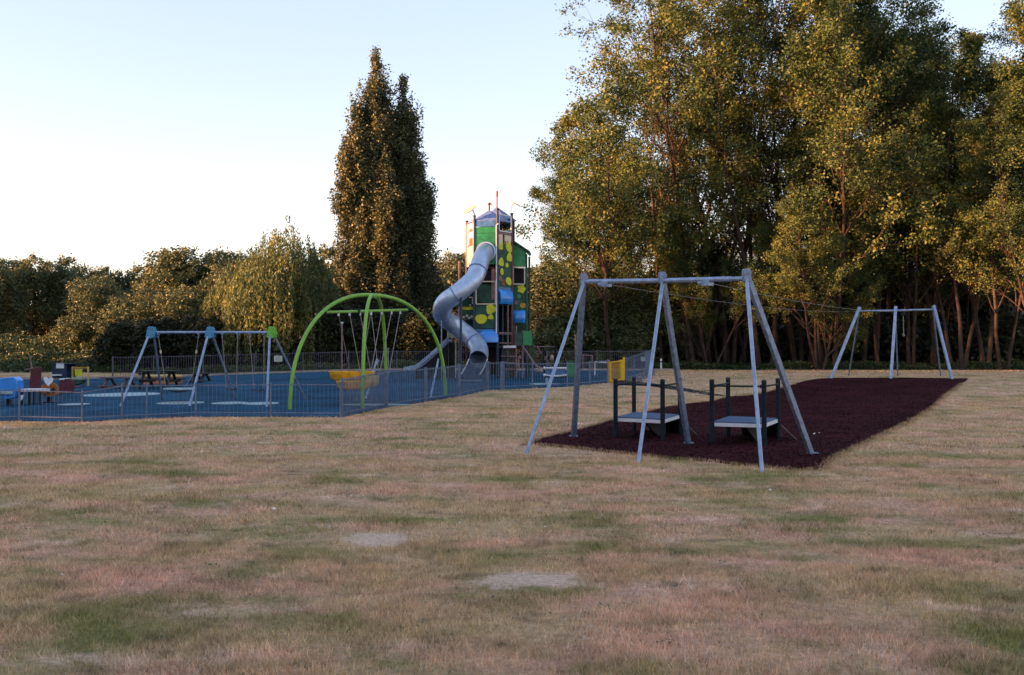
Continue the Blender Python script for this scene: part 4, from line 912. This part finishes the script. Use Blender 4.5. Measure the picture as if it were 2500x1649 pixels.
# spinner seat, litter bin, boulder, rails on the right
c = G(1338, 938); t = thing('spinner_bench', 'round-footed spinner bench with two white bars and mesh back, right of the slide', 'spinner', c); Y = c.y
mb = MB(); mb.tube([drop(A(1335, 938, Y), -.03), A(1335, 922, Y)], .07, 12); mb.build('pedestal', 'galv', t)
for y in (899, 916):
    mb = MB(); mb.tube([A(1330+i*5.3, y+ (2.2*math.sin(math.pi*i/10) if y > 910 else 0), Y-.18*math.sin(math.pi*i/10)) for i in range(11)], .035, 8); mb.build('rail', 'white', t)
mb = MB(); mb.prism([A(1332, 902, Y+.05), A(1380, 902, Y+.05), A(1380, 914, Y+.05), A(1332, 914, Y+.05)], (0, 1, 0), .02); mb.build('back_panel', 'tblue', t)
mb = MB(); mb.lathe(A(1356, 919, Y+.1), [(.001, -.05), (.45, -.05), (.47, 0), (.001, .01)], 20, 1, .6); mb.build('seat', 'dark', t)
for y in (899, 916): mb = MB(); mb.sphere(A(1329, y, Y-.02), .06, 8); mb.build('end_knob', 'white', t)
c = G(1396, 922); t = thing('litter_bin', 'green litter bin standing behind the fence left of the thick gantry leg', 'litter bin', c); Y = c.y; 
bx(t, 'body', 'tgreen', 1385, 886, 1407, 921, Y, .45, 0, .02); bx(t, 'lid', 'dgreen', 1384, 881, 1408, 885.5, Y, .49, -.02, .02)
c = G(1316, 911); t = thing('boulder', 'pale rounded boulder at the foot of the slide pole', 'boulder', c); mb = MB(); mb.sphere(A(1317, 904, c.y), .2, 12, (1, .8, .75)); mb.build('rock', 'stone', t)
for px0, px1, py, Y, lab in ((1452, 1486, 885, 46, 'white hoop rail just left of the yellow gate'), (1423, 1446, 868, 52, 'white hoop rail high behind the thick left gantry leg')):
    a, b = A(px0, py-1, Y), A(px1, py+1, Y); t = thing('hoop_rail', lab, 'rail', drop((a+b)/2)); mb = MB(); mb.tube([drop(a, -.04), a-Vector((0, 0, .06)), a, b, b-Vector((0, 0, .06)), drop(b, -.04)], .03, 8); mb.build('hoop', 'white' if px0 > 1440 else 'pink', t)
# rope climber behind
a, b = A(1306, 860, 46), A(1350, 868, 47); t = thing('rope_climber', 'faint rope climber of leaning ropes and posts right of the play tower', 'climber', drop((a+b)/2))
for p, q in (((1311, 845), (1322, 863)), ((1328, 870), (1345, 897)), ((1338, 866), (1328, 880))): mb = MB(); mb.tube([A(*p, 46), A(*q, 45.6)], .022, 6); mb.build('rope', 'pink', t)
for x, y in ((1300, 846), (1328, 850), (1356, 846)): q = A(x, y, 46.2); mb = MB(); mb.tube([drop(q, -.03), q], .05, 8); mb.build('post', 'dark', t)
mb = MB(); mb.tube([A(1300, 847, 46.2), A(1356, 847, 46.2)], .03, 6); mb.build('top_bar', 'pink', t)
c = A(1347, 874, 45.5); mb = MB(); mb.sphere(c, .09, 8, (1, 1, 1.6)); mb.build('hand_ball', 'stone', t); mb = MB(); mb.tube([c, A(1347, 847, 46.1)], .012, 6); mb.build('rope', 'dark', t)
for x, z, lab in ((1614, 876, 'white-banded marker post at the edge of the wood, beyond the middle gantry leg'), ):
    q = A(x, z, 57); t = thing('marker_post', lab, 'post', drop(q)); mb = MB(); mb.tube([drop(q, -.04), q], .05, 10); mb.build('post', 'white', t); mb = MB(); mb.tube([q-Vector((0, 0, .22)), q-Vector((0, 0, .14))], .055, 10); mb.build('band', 'dark', t)
# litter
lit = [(668, 1251, 'large white scrap of litter on the grass at the left', .045), (1122, 1285, 'small white scrap of litter near the centre of the grass', .016), (1331, 1295, 'white litter scrap right of centre, below the near gantry', .02),
       (1880, 1203, 'curled white litter strip right of the right gantry foot', .03), (1735, 1065 , 'pale scrap lying on the maroon surface beside the platform post', .03), (1988, 1063, 'pale scrap on the maroon surface right of the thick right leg', .04), (152, 1413, 'tiny white scrap on the grass far left', .014), (2000, 1061, 'white pebble-like scrap on the maroon surface', .03)]
for px, py, lab, s_ in lit:
    s_ *= .6
    c = G(px, py)+Vector((0, 0, .03)); rg_ = random.Random(px); mb = MB(); n = 7; ring = [c+Vector((s_*math.cos(2*math.pi*k/n)*rg_.uniform(.6, 1.4), s_*.6*math.sin(2*math.pi*k/n)*rg_.uniform(.6, 1.3), rg_.uniform(-.2, .7)*s_)) for k in range(n)]
    top_ = c+Vector((0, 0, s_*.9)); bot = c-Vector((0, 0, s_*.5)); mb.add(ring+[top_, bot], [(k, (k+1) % n, n) for k in range(n)]+[((k+1) % n, k, n+1) for k in range(n)])
    tag(mb.build('litter_scrap', 'litter'), lab, 'litter', 'scraps of litter')

# ------------------------------------------------------------------ trees
def frust(P0, P1, R0, R1, n=6):
    d = P1-P0; L_ = np.linalg.norm(d, axis=1, keepdims=True); d = d/np.maximum(L_, 1e-6)
    ref = np.where(np.abs(d[:, 2:3]) < .9, np.array([[0, 0, 1.]]), np.array([[1., 0, 0]])); a = np.cross(d, ref); a /= np.linalg.norm(a, axis=1, keepdims=True); b = np.cross(d, a)
    th = np.arange(n)*2*math.pi/n; c, s_ = np.cos(th), np.sin(th)
    ring = a[:, None, :]*c[None, :, None]+b[:, None, :]*s_[None, :, None]
    V = np.concatenate([P0[:, None]+ring*R0[:, None, None], P1[:, None]+ring*R1[:, None, None]], 1); N = len(P0)
    base = np.arange(N)[:, None]*2*n; k = np.arange(n); k2 = (k+1) % n
    F = np.stack([base+k, base+k2, base+n+k2, base+n+k], 2).reshape(-1, 4)
    return V.reshape(-1, 3), F
def leaves(C, size, asp, rg, droop=0., fold=True, sig=None):
    """one rhombus leaf at each centre"""
    N = len(C); d = rg.normal(0, 1, (N, 3)); d[:, 2] = d[:, 2]*.7-droop; d /= np.linalg.norm(d, axis=1, keepdims=True)
    e = rg.normal(0, 1, (N, 3)); e -= d*(e*d).sum(1, keepdims=True); e /= np.linalg.norm(e, axis=1, keepdims=True)
    s_ = size*(.6+.8*rg.random(N))[:, None]; nn = np.cross(d, e)
    V = np.stack([C-d*s_*.5, C+e*s_*asp*.5+nn*s_*.08, C+d*s_*.5, C-e*s_*asp*.5+nn*s_*.08], 1).reshape(-1, 3)
    return V, np.arange(4*N).reshape(-1, 4)
class Tree:
    def __init__(s, seed): s.rg = np.random.default_rng(seed); s.seg = []; s.term = []
    def branch(s, p, d, L_, r, lvl, P):
        rg = s.rg; n = max(3, int(L_/P['step'][lvl])); d = np.array(d, float); p = np.array(p, float); mx_ = len(P['step'])-1
        for i in range(n):
            f = (i+1)/n; d = d+rg.normal(0, P['wig'][lvl], 3)+np.array([0, 0, P['trop'][lvl]]); d /= np.linalg.norm(d)
            q = p+d*L_/n; r0 = r*(1-.8*i/n); r1 = r*(1-.8*f); s.seg.append((*p, *q, r0, r1)); p = q
            if lvl < mx_:
                if f >= P['start'][lvl]:
                    k = rg.poisson(P['kids'][lvl]/(n*(1-P['start'][lvl])+.01))
                    for _ in range(k):
                        az = rg.random()*2*math.pi; an = rg.normal(P['ang'][lvl], .15)
                        u = np.cross(d, [0, 0, 1.] if abs(d[2]) < .95 else [1., 0, 0]); u /= np.linalg.norm(u); v = np.cross(d, u)
                        nd = d*math.cos(an)+(u*math.cos(az)+v*math.sin(az))*math.sin(an)
                        s.branch(p, nd, L_*P['ratio'][lvl]*(1-.55*f*P.get('fall', 1))*rg.uniform(.75, 1.25), r1*.55+.004, lvl+1, P)
            else: s.term.append(p.copy())
        if lvl < mx_: s.term.append(p.copy())
    def wood(s, nm, m, thin=.0):
        a = np.array(s.seg); big = a[:, 6] > .05; Vs, Fs, o_ = [], [], 0
        for sel, n in ((big, 8), (~big & (a[:, 6] > thin), 3)):
            b = a[sel]
            if not len(b): continue
            v, f = frust(b[:, :3], b[:, 3:6], b[:, 6], b[:, 7], n); Vs.append(v); Fs.append(f+o_); o_ += len(v)
        return np_mesh(nm, np.concatenate(Vs), np.concatenate(Fs), m, True)
    def crown(s, nm, m, per, sig, size, asp, droop=0., keep=1.):
        rg = s.rg; T_ = np.array(s.term)
        if keep < 1: T_ = T_[rg.random(len(T_)) < keep]
        N = len(T_); tint = rg.random(N); k = rg.integers(int(per*.5), int(per*1.5), N); idx = np.repeat(np.arange(N), k)
        C = T_[idx]+rg.normal(0, 1, (len(idx), 3))*np.array(sig); V, F = leaves(C, size, asp, rg, droop)
        return np_mesh(nm, V, F, m, False, tint[idx]*.75+rg.random(len(idx))*.25)
def mk_tree(name, label, loc, trunk, crown, rz=0, sc=1., group=None, cat='tree'):
    t = thing(name, label, cat, loc, group); t.rotation_euler = (0, 0, rz); t.scale = (sc, sc, sc) if not isinstance(sc, tuple) else sc
    for nm, me in (('trunk', trunk), ('crown', crown)):
        if me is None: continue
        o = bpy.data.objects.new(nm, me); COL.objects.link(o); o.parent = t
    return t
# --- tall open-crowned trees (right)
ASH = dict(step=[1.6, .9, .55, .4], wig=[.05, .10, .14, .2], trop=[.03, .055, .05, .0], start=[.22, .22, .2], kids=[15, 8, 5], ang=[.62, .7, .85], ratio=[.42, .5, .5])
def ash(seed, H, stems, lean, per=17, keep=1., start=.2, kids=15, ratio=.42, sig=.36):
    T_ = Tree(seed); P = dict(ASH); P['start'] = [start, .22, .2]; P['kids'] = [kids, 8, 5]; P['ratio'] = [ratio, .5, .5]
    for i in range(stems):
        az = 2*math.pi*i/stems+T_.rg.random(); ln = lean*T_.rg.uniform(.5, 1.3) if stems > 1 else lean*.3
        T_.branch([.35*math.cos(az)*(stems > 1), .35*math.sin(az)*(stems > 1), -.3], [math.cos(az)*ln, math.sin(az)*ln, 1], H*T_.rg.uniform(.82, 1.), .145 if stems > 1 else .19, 0, P)
    return T_.wood('trunk', 'pbark', .006), T_.crown('crown', 'ashleaf', per*1.35, (sig, sig, sig*.8), .165, .55, .2, keep)
ASHV = [ash(11, 23, 2, .15, 9, .36, .22, 26, .36, .21), ash(12, 22, 2, .1, 11, .36, .2, 26, .36, .23), ash(13, 24, 4, .15, 8, .32, .25, 18, .36, .20), ash(14, 20, 2, .12, 14, .46, .22, 26, .36, .27), ash(15, 15, 3, .30, 11, .42, .12, 26, .46, .22)]
print('leaves', [len(c.polygons) for _, c in ASHV])
G_ASH = 'tall open-crowned trees along the right side'
def PX(px, Y): a = A(px, 900, Y); return drop((a.x, Y))
ash_rows = [
 (1500, 60.5, 4, .98, 'lowest golden-leaved tree, leaning out left at the edge of the tall wood'),
 (1455, 66, 3, .60, 'slender tree just behind the leftmost golden tree of the wood'),
 (1625, 62, 0, .92, 'second tree from the left, its thin branches open against the sky'),
 (1700, 61, 2, 1.10, 'broad golden-green tree above the middle of the near gantry'),
 (1790, 63, 2, 1.06, 'many-stemmed tree rising between the two bays of the near gantry'),
 (1870, 60, 1, 1.10, 'straight pale-stemmed tree above the right end of the near gantry'),
 (1955, 62, 2, 1.02, 'multi-stemmed tree with orange-lit stems, open to the sky behind'),
 (2040, 59, 1, 1.0, 'straight-trunked tree just left of the far gantry'),
 (2120, 62, 3, 1.12, 'dark green tree behind the left bay of the far gantry'),
 (2225, 60, 0, .80, 'blue-green topped tree behind the right bay of the far gantry'),
 (2285, 61, 3, 1.06, 'full-crowned tree between the far gantry and the dark tree right of it'),
 (2340, 59, 1, .80, 'dark tree right of the far gantry'),
 (2405, 60, 3, .98, 'full-crowned tree just left of the one at the right edge'),
 (2000, 58, 4, .62, 'low leafy tree with bright green foliage, left of the far gantry'),
 (1735, 60, 4, .55, 'low leafy tree behind the crossbar of the near gantry'),
 (2450, 57, 0, .70, 'dark tree at the right edge of the picture'),
 (2550, 55, 1, .70, 'dark tree whose crown enters from beyond the right edge'),
]
for i, (px, Y, v, s_, lab) in enumerate(ash_rows):
    mk_tree('broadleaf_tree', lab, PX(px, Y), *ASHV[v], rz=i*1.9, sc=(s_*1.0, s_*1.0, s_), group=G_ASH)
back_rows = [(1570, 74, 3, .48), (1720, 76, 1, .50), (1840, 72, 0, .48), (1930, 78, 3, .50), (2020, 73, 0, .52), (2110, 77, 1, .85), (2180, 70, 3, 1.1), (2260, 74, 0, 1.05), (2360, 69, 2, .84), (2450, 68, 3, .9), (2560, 66, 0, .8), (2300, 66, 3, .9)]
ords = ['first', 'second', 'third', 'fourth', 'fifth', 'sixth', 'seventh', 'eighth', 'ninth', 'tenth', 'eleventh', 'twelfth']
for i, (px, Y, v, s_) in enumerate(sorted(back_rows)):
    mk_tree('broadleaf_tree', ords[i]+' tree from the left in the shaded rear row of the tall wood', PX(px, Y), *ASHV[v], rz=i*2.3+1, sc=s_, group='shaded rear row of the tall wood')
# young slim stems at the foot of the wood
ST = []
for sd_ in (31, 32, 33):
    T_ = Tree(sd_); T_.branch([0, 0, -.2], [.08, 0, 1], 8.5, .13, 0, dict(step=[.8, .7, .5], wig=[.06, .12, .2], trop=[.02, .02, 0], start=[.5, .3], kids=[9, 5], ang=[.9, .9], ratio=[.34, .5]))
    ST.append((T_.wood('trunk', 'bark', .006), T_.crown('crown', 'darkleaf', 12, (.3, .3, .25), .22, .5, .2)))
stems = [(1722, 63.5), (1737, 62), (1752, 62.5), (1768, 61.5), (1822, 62.5), (1906, 63), (1998, 58.5), (2013, 60.5), (2145, 61), (2345, 57)]
for i, (px, Y) in enumerate(stems):
    b = ('between the gantries' if 1880 < px < 2060 else 'seen through the near gantry' if px <= 1880 else 'behind the far gantry' if px < 2330 else 'right of the far gantry')
    grp = [q for q, _ in stems if (('between the gantries' if 1880 < q < 2060 else 'seen through the near gantry' if q <= 1880 else 'behind the far gantry' if q < 2330 else 'right of the far gantry') == b)]
    mk_tree('sapling', ords[grp.index(px)]+' slim dark stem from the left '+b, PX(px, Y), *ST[i % 3], rz=i*2.1, sc=1+.12*math.sin(i*3), group='slim stems under the tall wood')
# --- bushy crowns
def bushy(seed, Wd, H, lobes, n, m, size, base=.08, nm='crown'):
    rg = np.random.default_rng(seed); C, Tn = [], []
    L_ = []
    for k in range(lobes):
        az = rg.random()*6.28; rr_ = Wd*.5*rg.random()**.6*.75; z = H*(base+.1+(.72-base)*rg.random()); w_ = Wd*rg.uniform(.16, .30)*(1.1-.5*z/H)
        L_.append((rr_*math.cos(az)*(1-.45*(z/H)**2), rr_*math.sin(az)*(1-.45*(z/H)**2), z, w_))
    L_.append((0, 0, H*.82, Wd*.20)); L_.append((0, 0, H*.5, Wd*.36)); L_.append((0, 0, H*.22, Wd*.33))
    ar_ = np.array([l[3]**2 for l in L_]); ks = (n*ar_/ar_.sum()).astype(int)
    for (x, y, z, w_), k in zip(L_, ks):
        kc = max(4, k//28); d = rg.normal(0, 1, (kc, 3)); d /= np.linalg.norm(d, axis=1, keepdims=True); c = np.array([x, y, z])+d*w_*rg.uniform(.72, 1.08, (kc, 1))*np.array([1, 1, .85])
        c[:, 2] = np.maximum(c[:, 2], .15); idx = rg.integers(0, kc, k); tn = rg.random(kc)
        C.append(c[idx]+rg.normal(0, .20*Wd/8, (k, 3))); Tn.append(tn[idx]*.55+rg.random(k)*.45)
    C = np.concatenate(C); Tn = np.concatenate(Tn); k = C[:, 2] > -.1; C, Tn = C[k], Tn[k]
    V, F = leaves(C, size, .62, rg, .1); return np_mesh(nm, V, F, m, False, Tn)
def stubtrunk(seed, H):
    T_ = Tree(seed); T_.branch([0, 0, -.3], [0, 0, 1], H*.8, .22, 0, dict(step=[.9, .8], wig=[.05, .12], trop=[.02, .02], start=[.2], kids=[9], ang=[.8], ratio=[.4])); return T_.wood('trunk', 'bark', .01)
BV = [(stubtrunk(50+i, 9), bushy(60+i, 9, 10, 26, 40000, 'woodleaf', .25)) for i in range(4)]
DV = [(stubtrunk(70+i, 5), bushy(80+i, 7, 6.5, 18, 20000, 'darkleaf', .25)) for i in range(2)]
def wood_tree(px, Y, top, v, lab, wf=1., group='trees beyond the playground', src=BV, nm='broadleaf_tree'):
    p = PX(px, Y); H = A(px, top, Y).z-p.z; s_ = H/(10.2 if src is BV else 6.8); mk_tree(nm, lab, p, *src[v], rz=px*.37, sc=(s_*wf, s_*wf, s_), group=group)
for a in [(-30, 92, 618, 0, 'pale rounded tree at the left edge of the picture', 1.1), (75, 98, 622, 1, 'rounded tree, second from the left edge', 1.0), (165, 100, 620, 2, 'reddish-brown topped tree in the left distance', .9),
          (250, 96, 642, 3, 'low tree in the left distance behind the paler bushy one', 1.1), (340, 98, 640, 0, 'low far tree left of the dark oak-like crown', 1.0), (235, 80, 668, 1, 'bushy green tree standing forward, behind the little playhouse', 1.15),
          (345, 76, 700, 2, 'broad dark tree behind the left leg of the swing set', 1.3), (440, 92, 592, 3, 'highest oak-like crown of the left wood, above the swing set', 1.15), (530, 94, 600, 0, 'crown right of the highest oak-like one', 1.0),
          (455, 74, 690, 1, 'very dark tree behind the middle head of the swing set', 1.25), (545, 78, 640, 2, 'dark tree left of the weeping willow', 1.1), (610, 100, 612, 3, 'tree top glimpsed left behind the willow', 1.), (810, 96, 592, 2, 'pinkish tree top between willow and poplars', 1.),
          (790, 80, 655, 1, 'blue-green tree between the willow and the poplars', 1.1), (900, 88, 670, 3, 'broad low tree behind the poplar trunks', 1.3), (1010, 86, 690, 0, 'low tree right of the poplars, behind the small slide', 1.2),
          (1100, 120, 607, 1, 'far tree left of the play tower', 1.0), (1165, 125, 612, 2, 'far tree hidden partly by the play tower', 1.), (1290, 100, 640, 3, 'blue-green tree right of the play tower', .9), (1340, 80, 628, 0, 'small rounded tree right of the play tower, at the foot of the tall wood', .9),
          (1090, 84, 690, 2, 'dim tree behind the tube slide', 1.3), (1200, 84, 700, 1, 'dim tree behind the play tower', 1.3), (1300, 72, 690, 3, 'bushy tree right of the play tower house', 1.1)]:
    wood_tree(*a)
for i, a in enumerate([(1385, 64, 640), (1440, 63, 655), (1505, 62, 690), (1570, 64, 675), (1640, 66, 700), (1710, 68, 690)]):
    wood_tree(a[0], a[1], a[2], i % 2, ords[i]+' leafy bush of those behind the near gantry, listed left to right'.replace(', listed left to right', ''), 1.2, 'bushes at the foot of the tall wood', BV, 'bush')
for i, (px, Y, top) in enumerate([(640, 68, 745), (740, 69, 740), (840, 71, 735), (935, 70, 740), (1030, 68, 745), (1130, 69, 745), (1215, 68, 750), (1290, 66, 755), (560, 70, 745), (400, 69, 770), (300, 70, 770), (480, 68, 765)]):
    pass
hedge = [(300, 70, 775), (390, 69, 765), (480, 69, 760), (570, 70, 750), (660, 69, 745), (750, 69, 745), (840, 70, 740), (935, 70, 745), (1030, 69, 750), (1120, 69, 750), (1205, 68, 755), (1290, 66, 760)]
for i, (px, Y, top) in enumerate(hedge):
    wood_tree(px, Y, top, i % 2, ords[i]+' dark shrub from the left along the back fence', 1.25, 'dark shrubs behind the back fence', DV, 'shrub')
# off to the left, outside the picture: unseen trees added to keep the low sun off the field
for i in range(31):
    y = -66+(i//2)*8.5+(i%2)*4; x = -50-9*(i%2)-3*math.sin(i*1.7); p = drop((x, y)); mk_tree('broadleaf_tree', 'unseen tree added beyond the left edge to throw the field into shade', p, *BV[i % 4], rz=i*1.3, sc=(1.15, 1.15, 1.95 if i < 22 else 1.5 if i < 27 else .9), group='unseen trees added beyond the left edge')
# --- undergrowth mass
def ground_mass(nm, m, x0, x1, y0, y1, n, h, size, seed):
    rg = np.random.default_rng(seed); x = rg.uniform(x0, x1, n); y = rg.uniform(y0, y1, n); k = .5+.5*np.sin(x*.9+2*np.sin(y*.6+seed))*np.sin(y*.8+x*.3)
    z = hz(x, y)+h*rg.random(n)**1.1*(.35+.65*k); V, F = leaves(np.stack([x, y, z], 1), size, .6, rg, .2); o = bpy.data.objects.new(nm, np_mesh(nm, V, F, m, False, rg.random(n)*.7+.3*k)); COL.objects.link(o); return struct(o, 'stuff')
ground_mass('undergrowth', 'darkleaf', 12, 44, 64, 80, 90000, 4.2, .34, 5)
for i, px in enumerate(range(1500, 2640, 95)):
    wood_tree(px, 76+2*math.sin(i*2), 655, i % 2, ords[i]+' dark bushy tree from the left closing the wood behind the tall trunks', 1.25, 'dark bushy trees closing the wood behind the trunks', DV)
ground_mass('ground_ivy', 'ferns', 8.5, 42, 58.5, 66, 60000, .55, .16, 6)
ground_mass('undergrowth', 'darkleaf', -24, 12, 72, 90, 60000, 4.5, .36, 8)
ground_mass('long_grass', 'ferns', -44, -17, 68, 90, 70000, .7, .22, 9)
ground_mass('ground_ivy', 'ferns', -22, 9, 58.5, 64, 40000, .6, .16, 10)
# --- willow
def willow(seed, Wd, H):
    rg = np.random.default_rng(seed); C, Tn, D = [], [], []; S_ = []
    n = 620
    for i in range(n):
        az = rg.random()*6.28; q = rg.random()**.5; rr_ = Wd*.5*q; top = H*(.97-.42*q**1.8)*rg.uniform(.88, 1.03)+.5*math.sin(az*3+1); L_ = min(top-.6, rg.uniform(.25, .75)*H); 
        x, y = rr_*math.cos(az), rr_*math.sin(az); k = int(L_*16); t = rg.random(k); sway = rg.normal(0, .12, 2)
        px_ = x+math.cos(az)*.5*np.sqrt(t)+sway[0]*t*2; py_ = y+math.sin(az)*.5*np.sqrt(t)+sway[1]*t*2; pz = top-L_*t
        C.append(np.stack([px_, py_, pz], 1)+rg.normal(0, .07, (k, 3))); Tn.append(np.full(k, rg.random())*.6+rg.random(k)*.4*(1-t*.5))
    C = np.concatenate(C); Tn = np.concatenate(Tn); V, F = leaves(C, .24, .32, rg, 1.9); cr = np_mesh('crown', V, F, 'willowleaf', False, Tn)
    T_ = Tree(seed); T_.branch([0, 0, -.3], [.05, 0, 1], H*.75, .38, 0, dict(step=[.9, .8, .6], wig=[.06, .12, .12], trop=[.02, .04, -.06], start=[.2, .3], kids=[12, 7], ang=[.75, .8], ratio=[.55, .5])); return T_.wood('trunk', 'bark', .01), cr
wv = willow(91, 7.6, 10.2); mk_tree('weeping_willow', 'weeping willow with long hanging strands, left of the poplars', PX(690, 70), *wv, rz=.4, sc=(1., 1., 1.03))
mk_tree('weeping_willow', 'smaller yellowish willow merging into the left side of the weeping one', PX(590, 73), *wv, rz=2.4, sc=(.8, .8, .84))
# --- poplars
def poplar(seed, H, Wd, n=90):
    rg = np.random.default_rng(seed); T_ = Tree(seed)
    for i in range(n):
        f = rg.random()**.9*.86; z0 = H*f*.92; az = rg.random()*6.28; R_ = Wd*.5*(math.sin(math.pi*min(1, (f*.80+.20)))**.55)*(1-f*.35)*rg.uniform(.6, 1.12); L_ = H*rg.uniform(.10, .22)*(1.1-.5*f)
        k = 7; P0 = np.array([0, 0, z0]); e = np.array([R_*math.cos(az), R_*math.sin(az), z0+L_]); pr_ = P0
        for j in range(1, k+1):
            t = j/k; q = np.array([e[0]*t**.6, e[1]*t**.6, z0+L_*t**1.3])+rg.normal(0, .05, 3); T_.seg.append((*pr_, *q, .05*(1-t)+.012, .05*(1-t)+.005)); pr_ = q
            if t > .3:
                for _ in range(5): T_.term.append(q+rg.normal(0, 1, 3)*np.array([.22, .22, .45]))
    pr_ = np.array([0, 0, -.3])
    for j in range(1, 15):
        q = np.array([.15*math.sin(j*.8+seed), .12*math.cos(j*1.1), H*.93*j/14]); r0 = .34*(1-(j-1)/14)+.02; T_.seg.append((*pr_, *q, r0, .34*(1-j/14)+.02)); pr_ = q
        T_.term.append(q) if j > 3 else None
    for _ in range(110):
        f = rg.uniform(.80, 1.0); T_.term.append(np.array([rg.normal(0, .12+1.9*(1-f)), rg.normal(0, .12+1.9*(1-f)), H*f]))
    return T_.wood('trunk', 'pbark', .004), T_.crown('crown', 'poplarleaf', 24, (.15, .15, .25), .17, .75, -.2)
PV = [poplar(101, 25.2, 4.8, 140), poplar(102, 23, 4.4, 120), poplar(103, 17, 3.6, 90)]
for px, Y, v, top, wf, lab in ((916, 80, 0, 124, 1.0, 'tallest poplar, its left side golden brown'), (982, 81, 1, 192, 1.0, 'darker poplar leaning against the right side of the tallest'), (868, 79, 2, 262, 1.05, 'shorter poplar spire at the left of the group'), (1022, 80, 2, 395, 1.0, 'short dark poplar spire at the right of the group'), (945, 78.5, 2, 420, 1.1, 'low poplar spire in front of the two tall ones')):
    p = PX(px, Y); H = A(px, top, Y).z-p.z; s_ = H/(25.2, 23, 17)[v]; mk_tree('poplar_tree', lab, p, *PV[v], rz=px*.5, sc=(wf, wf, s_), group='poplars behind the green arch')
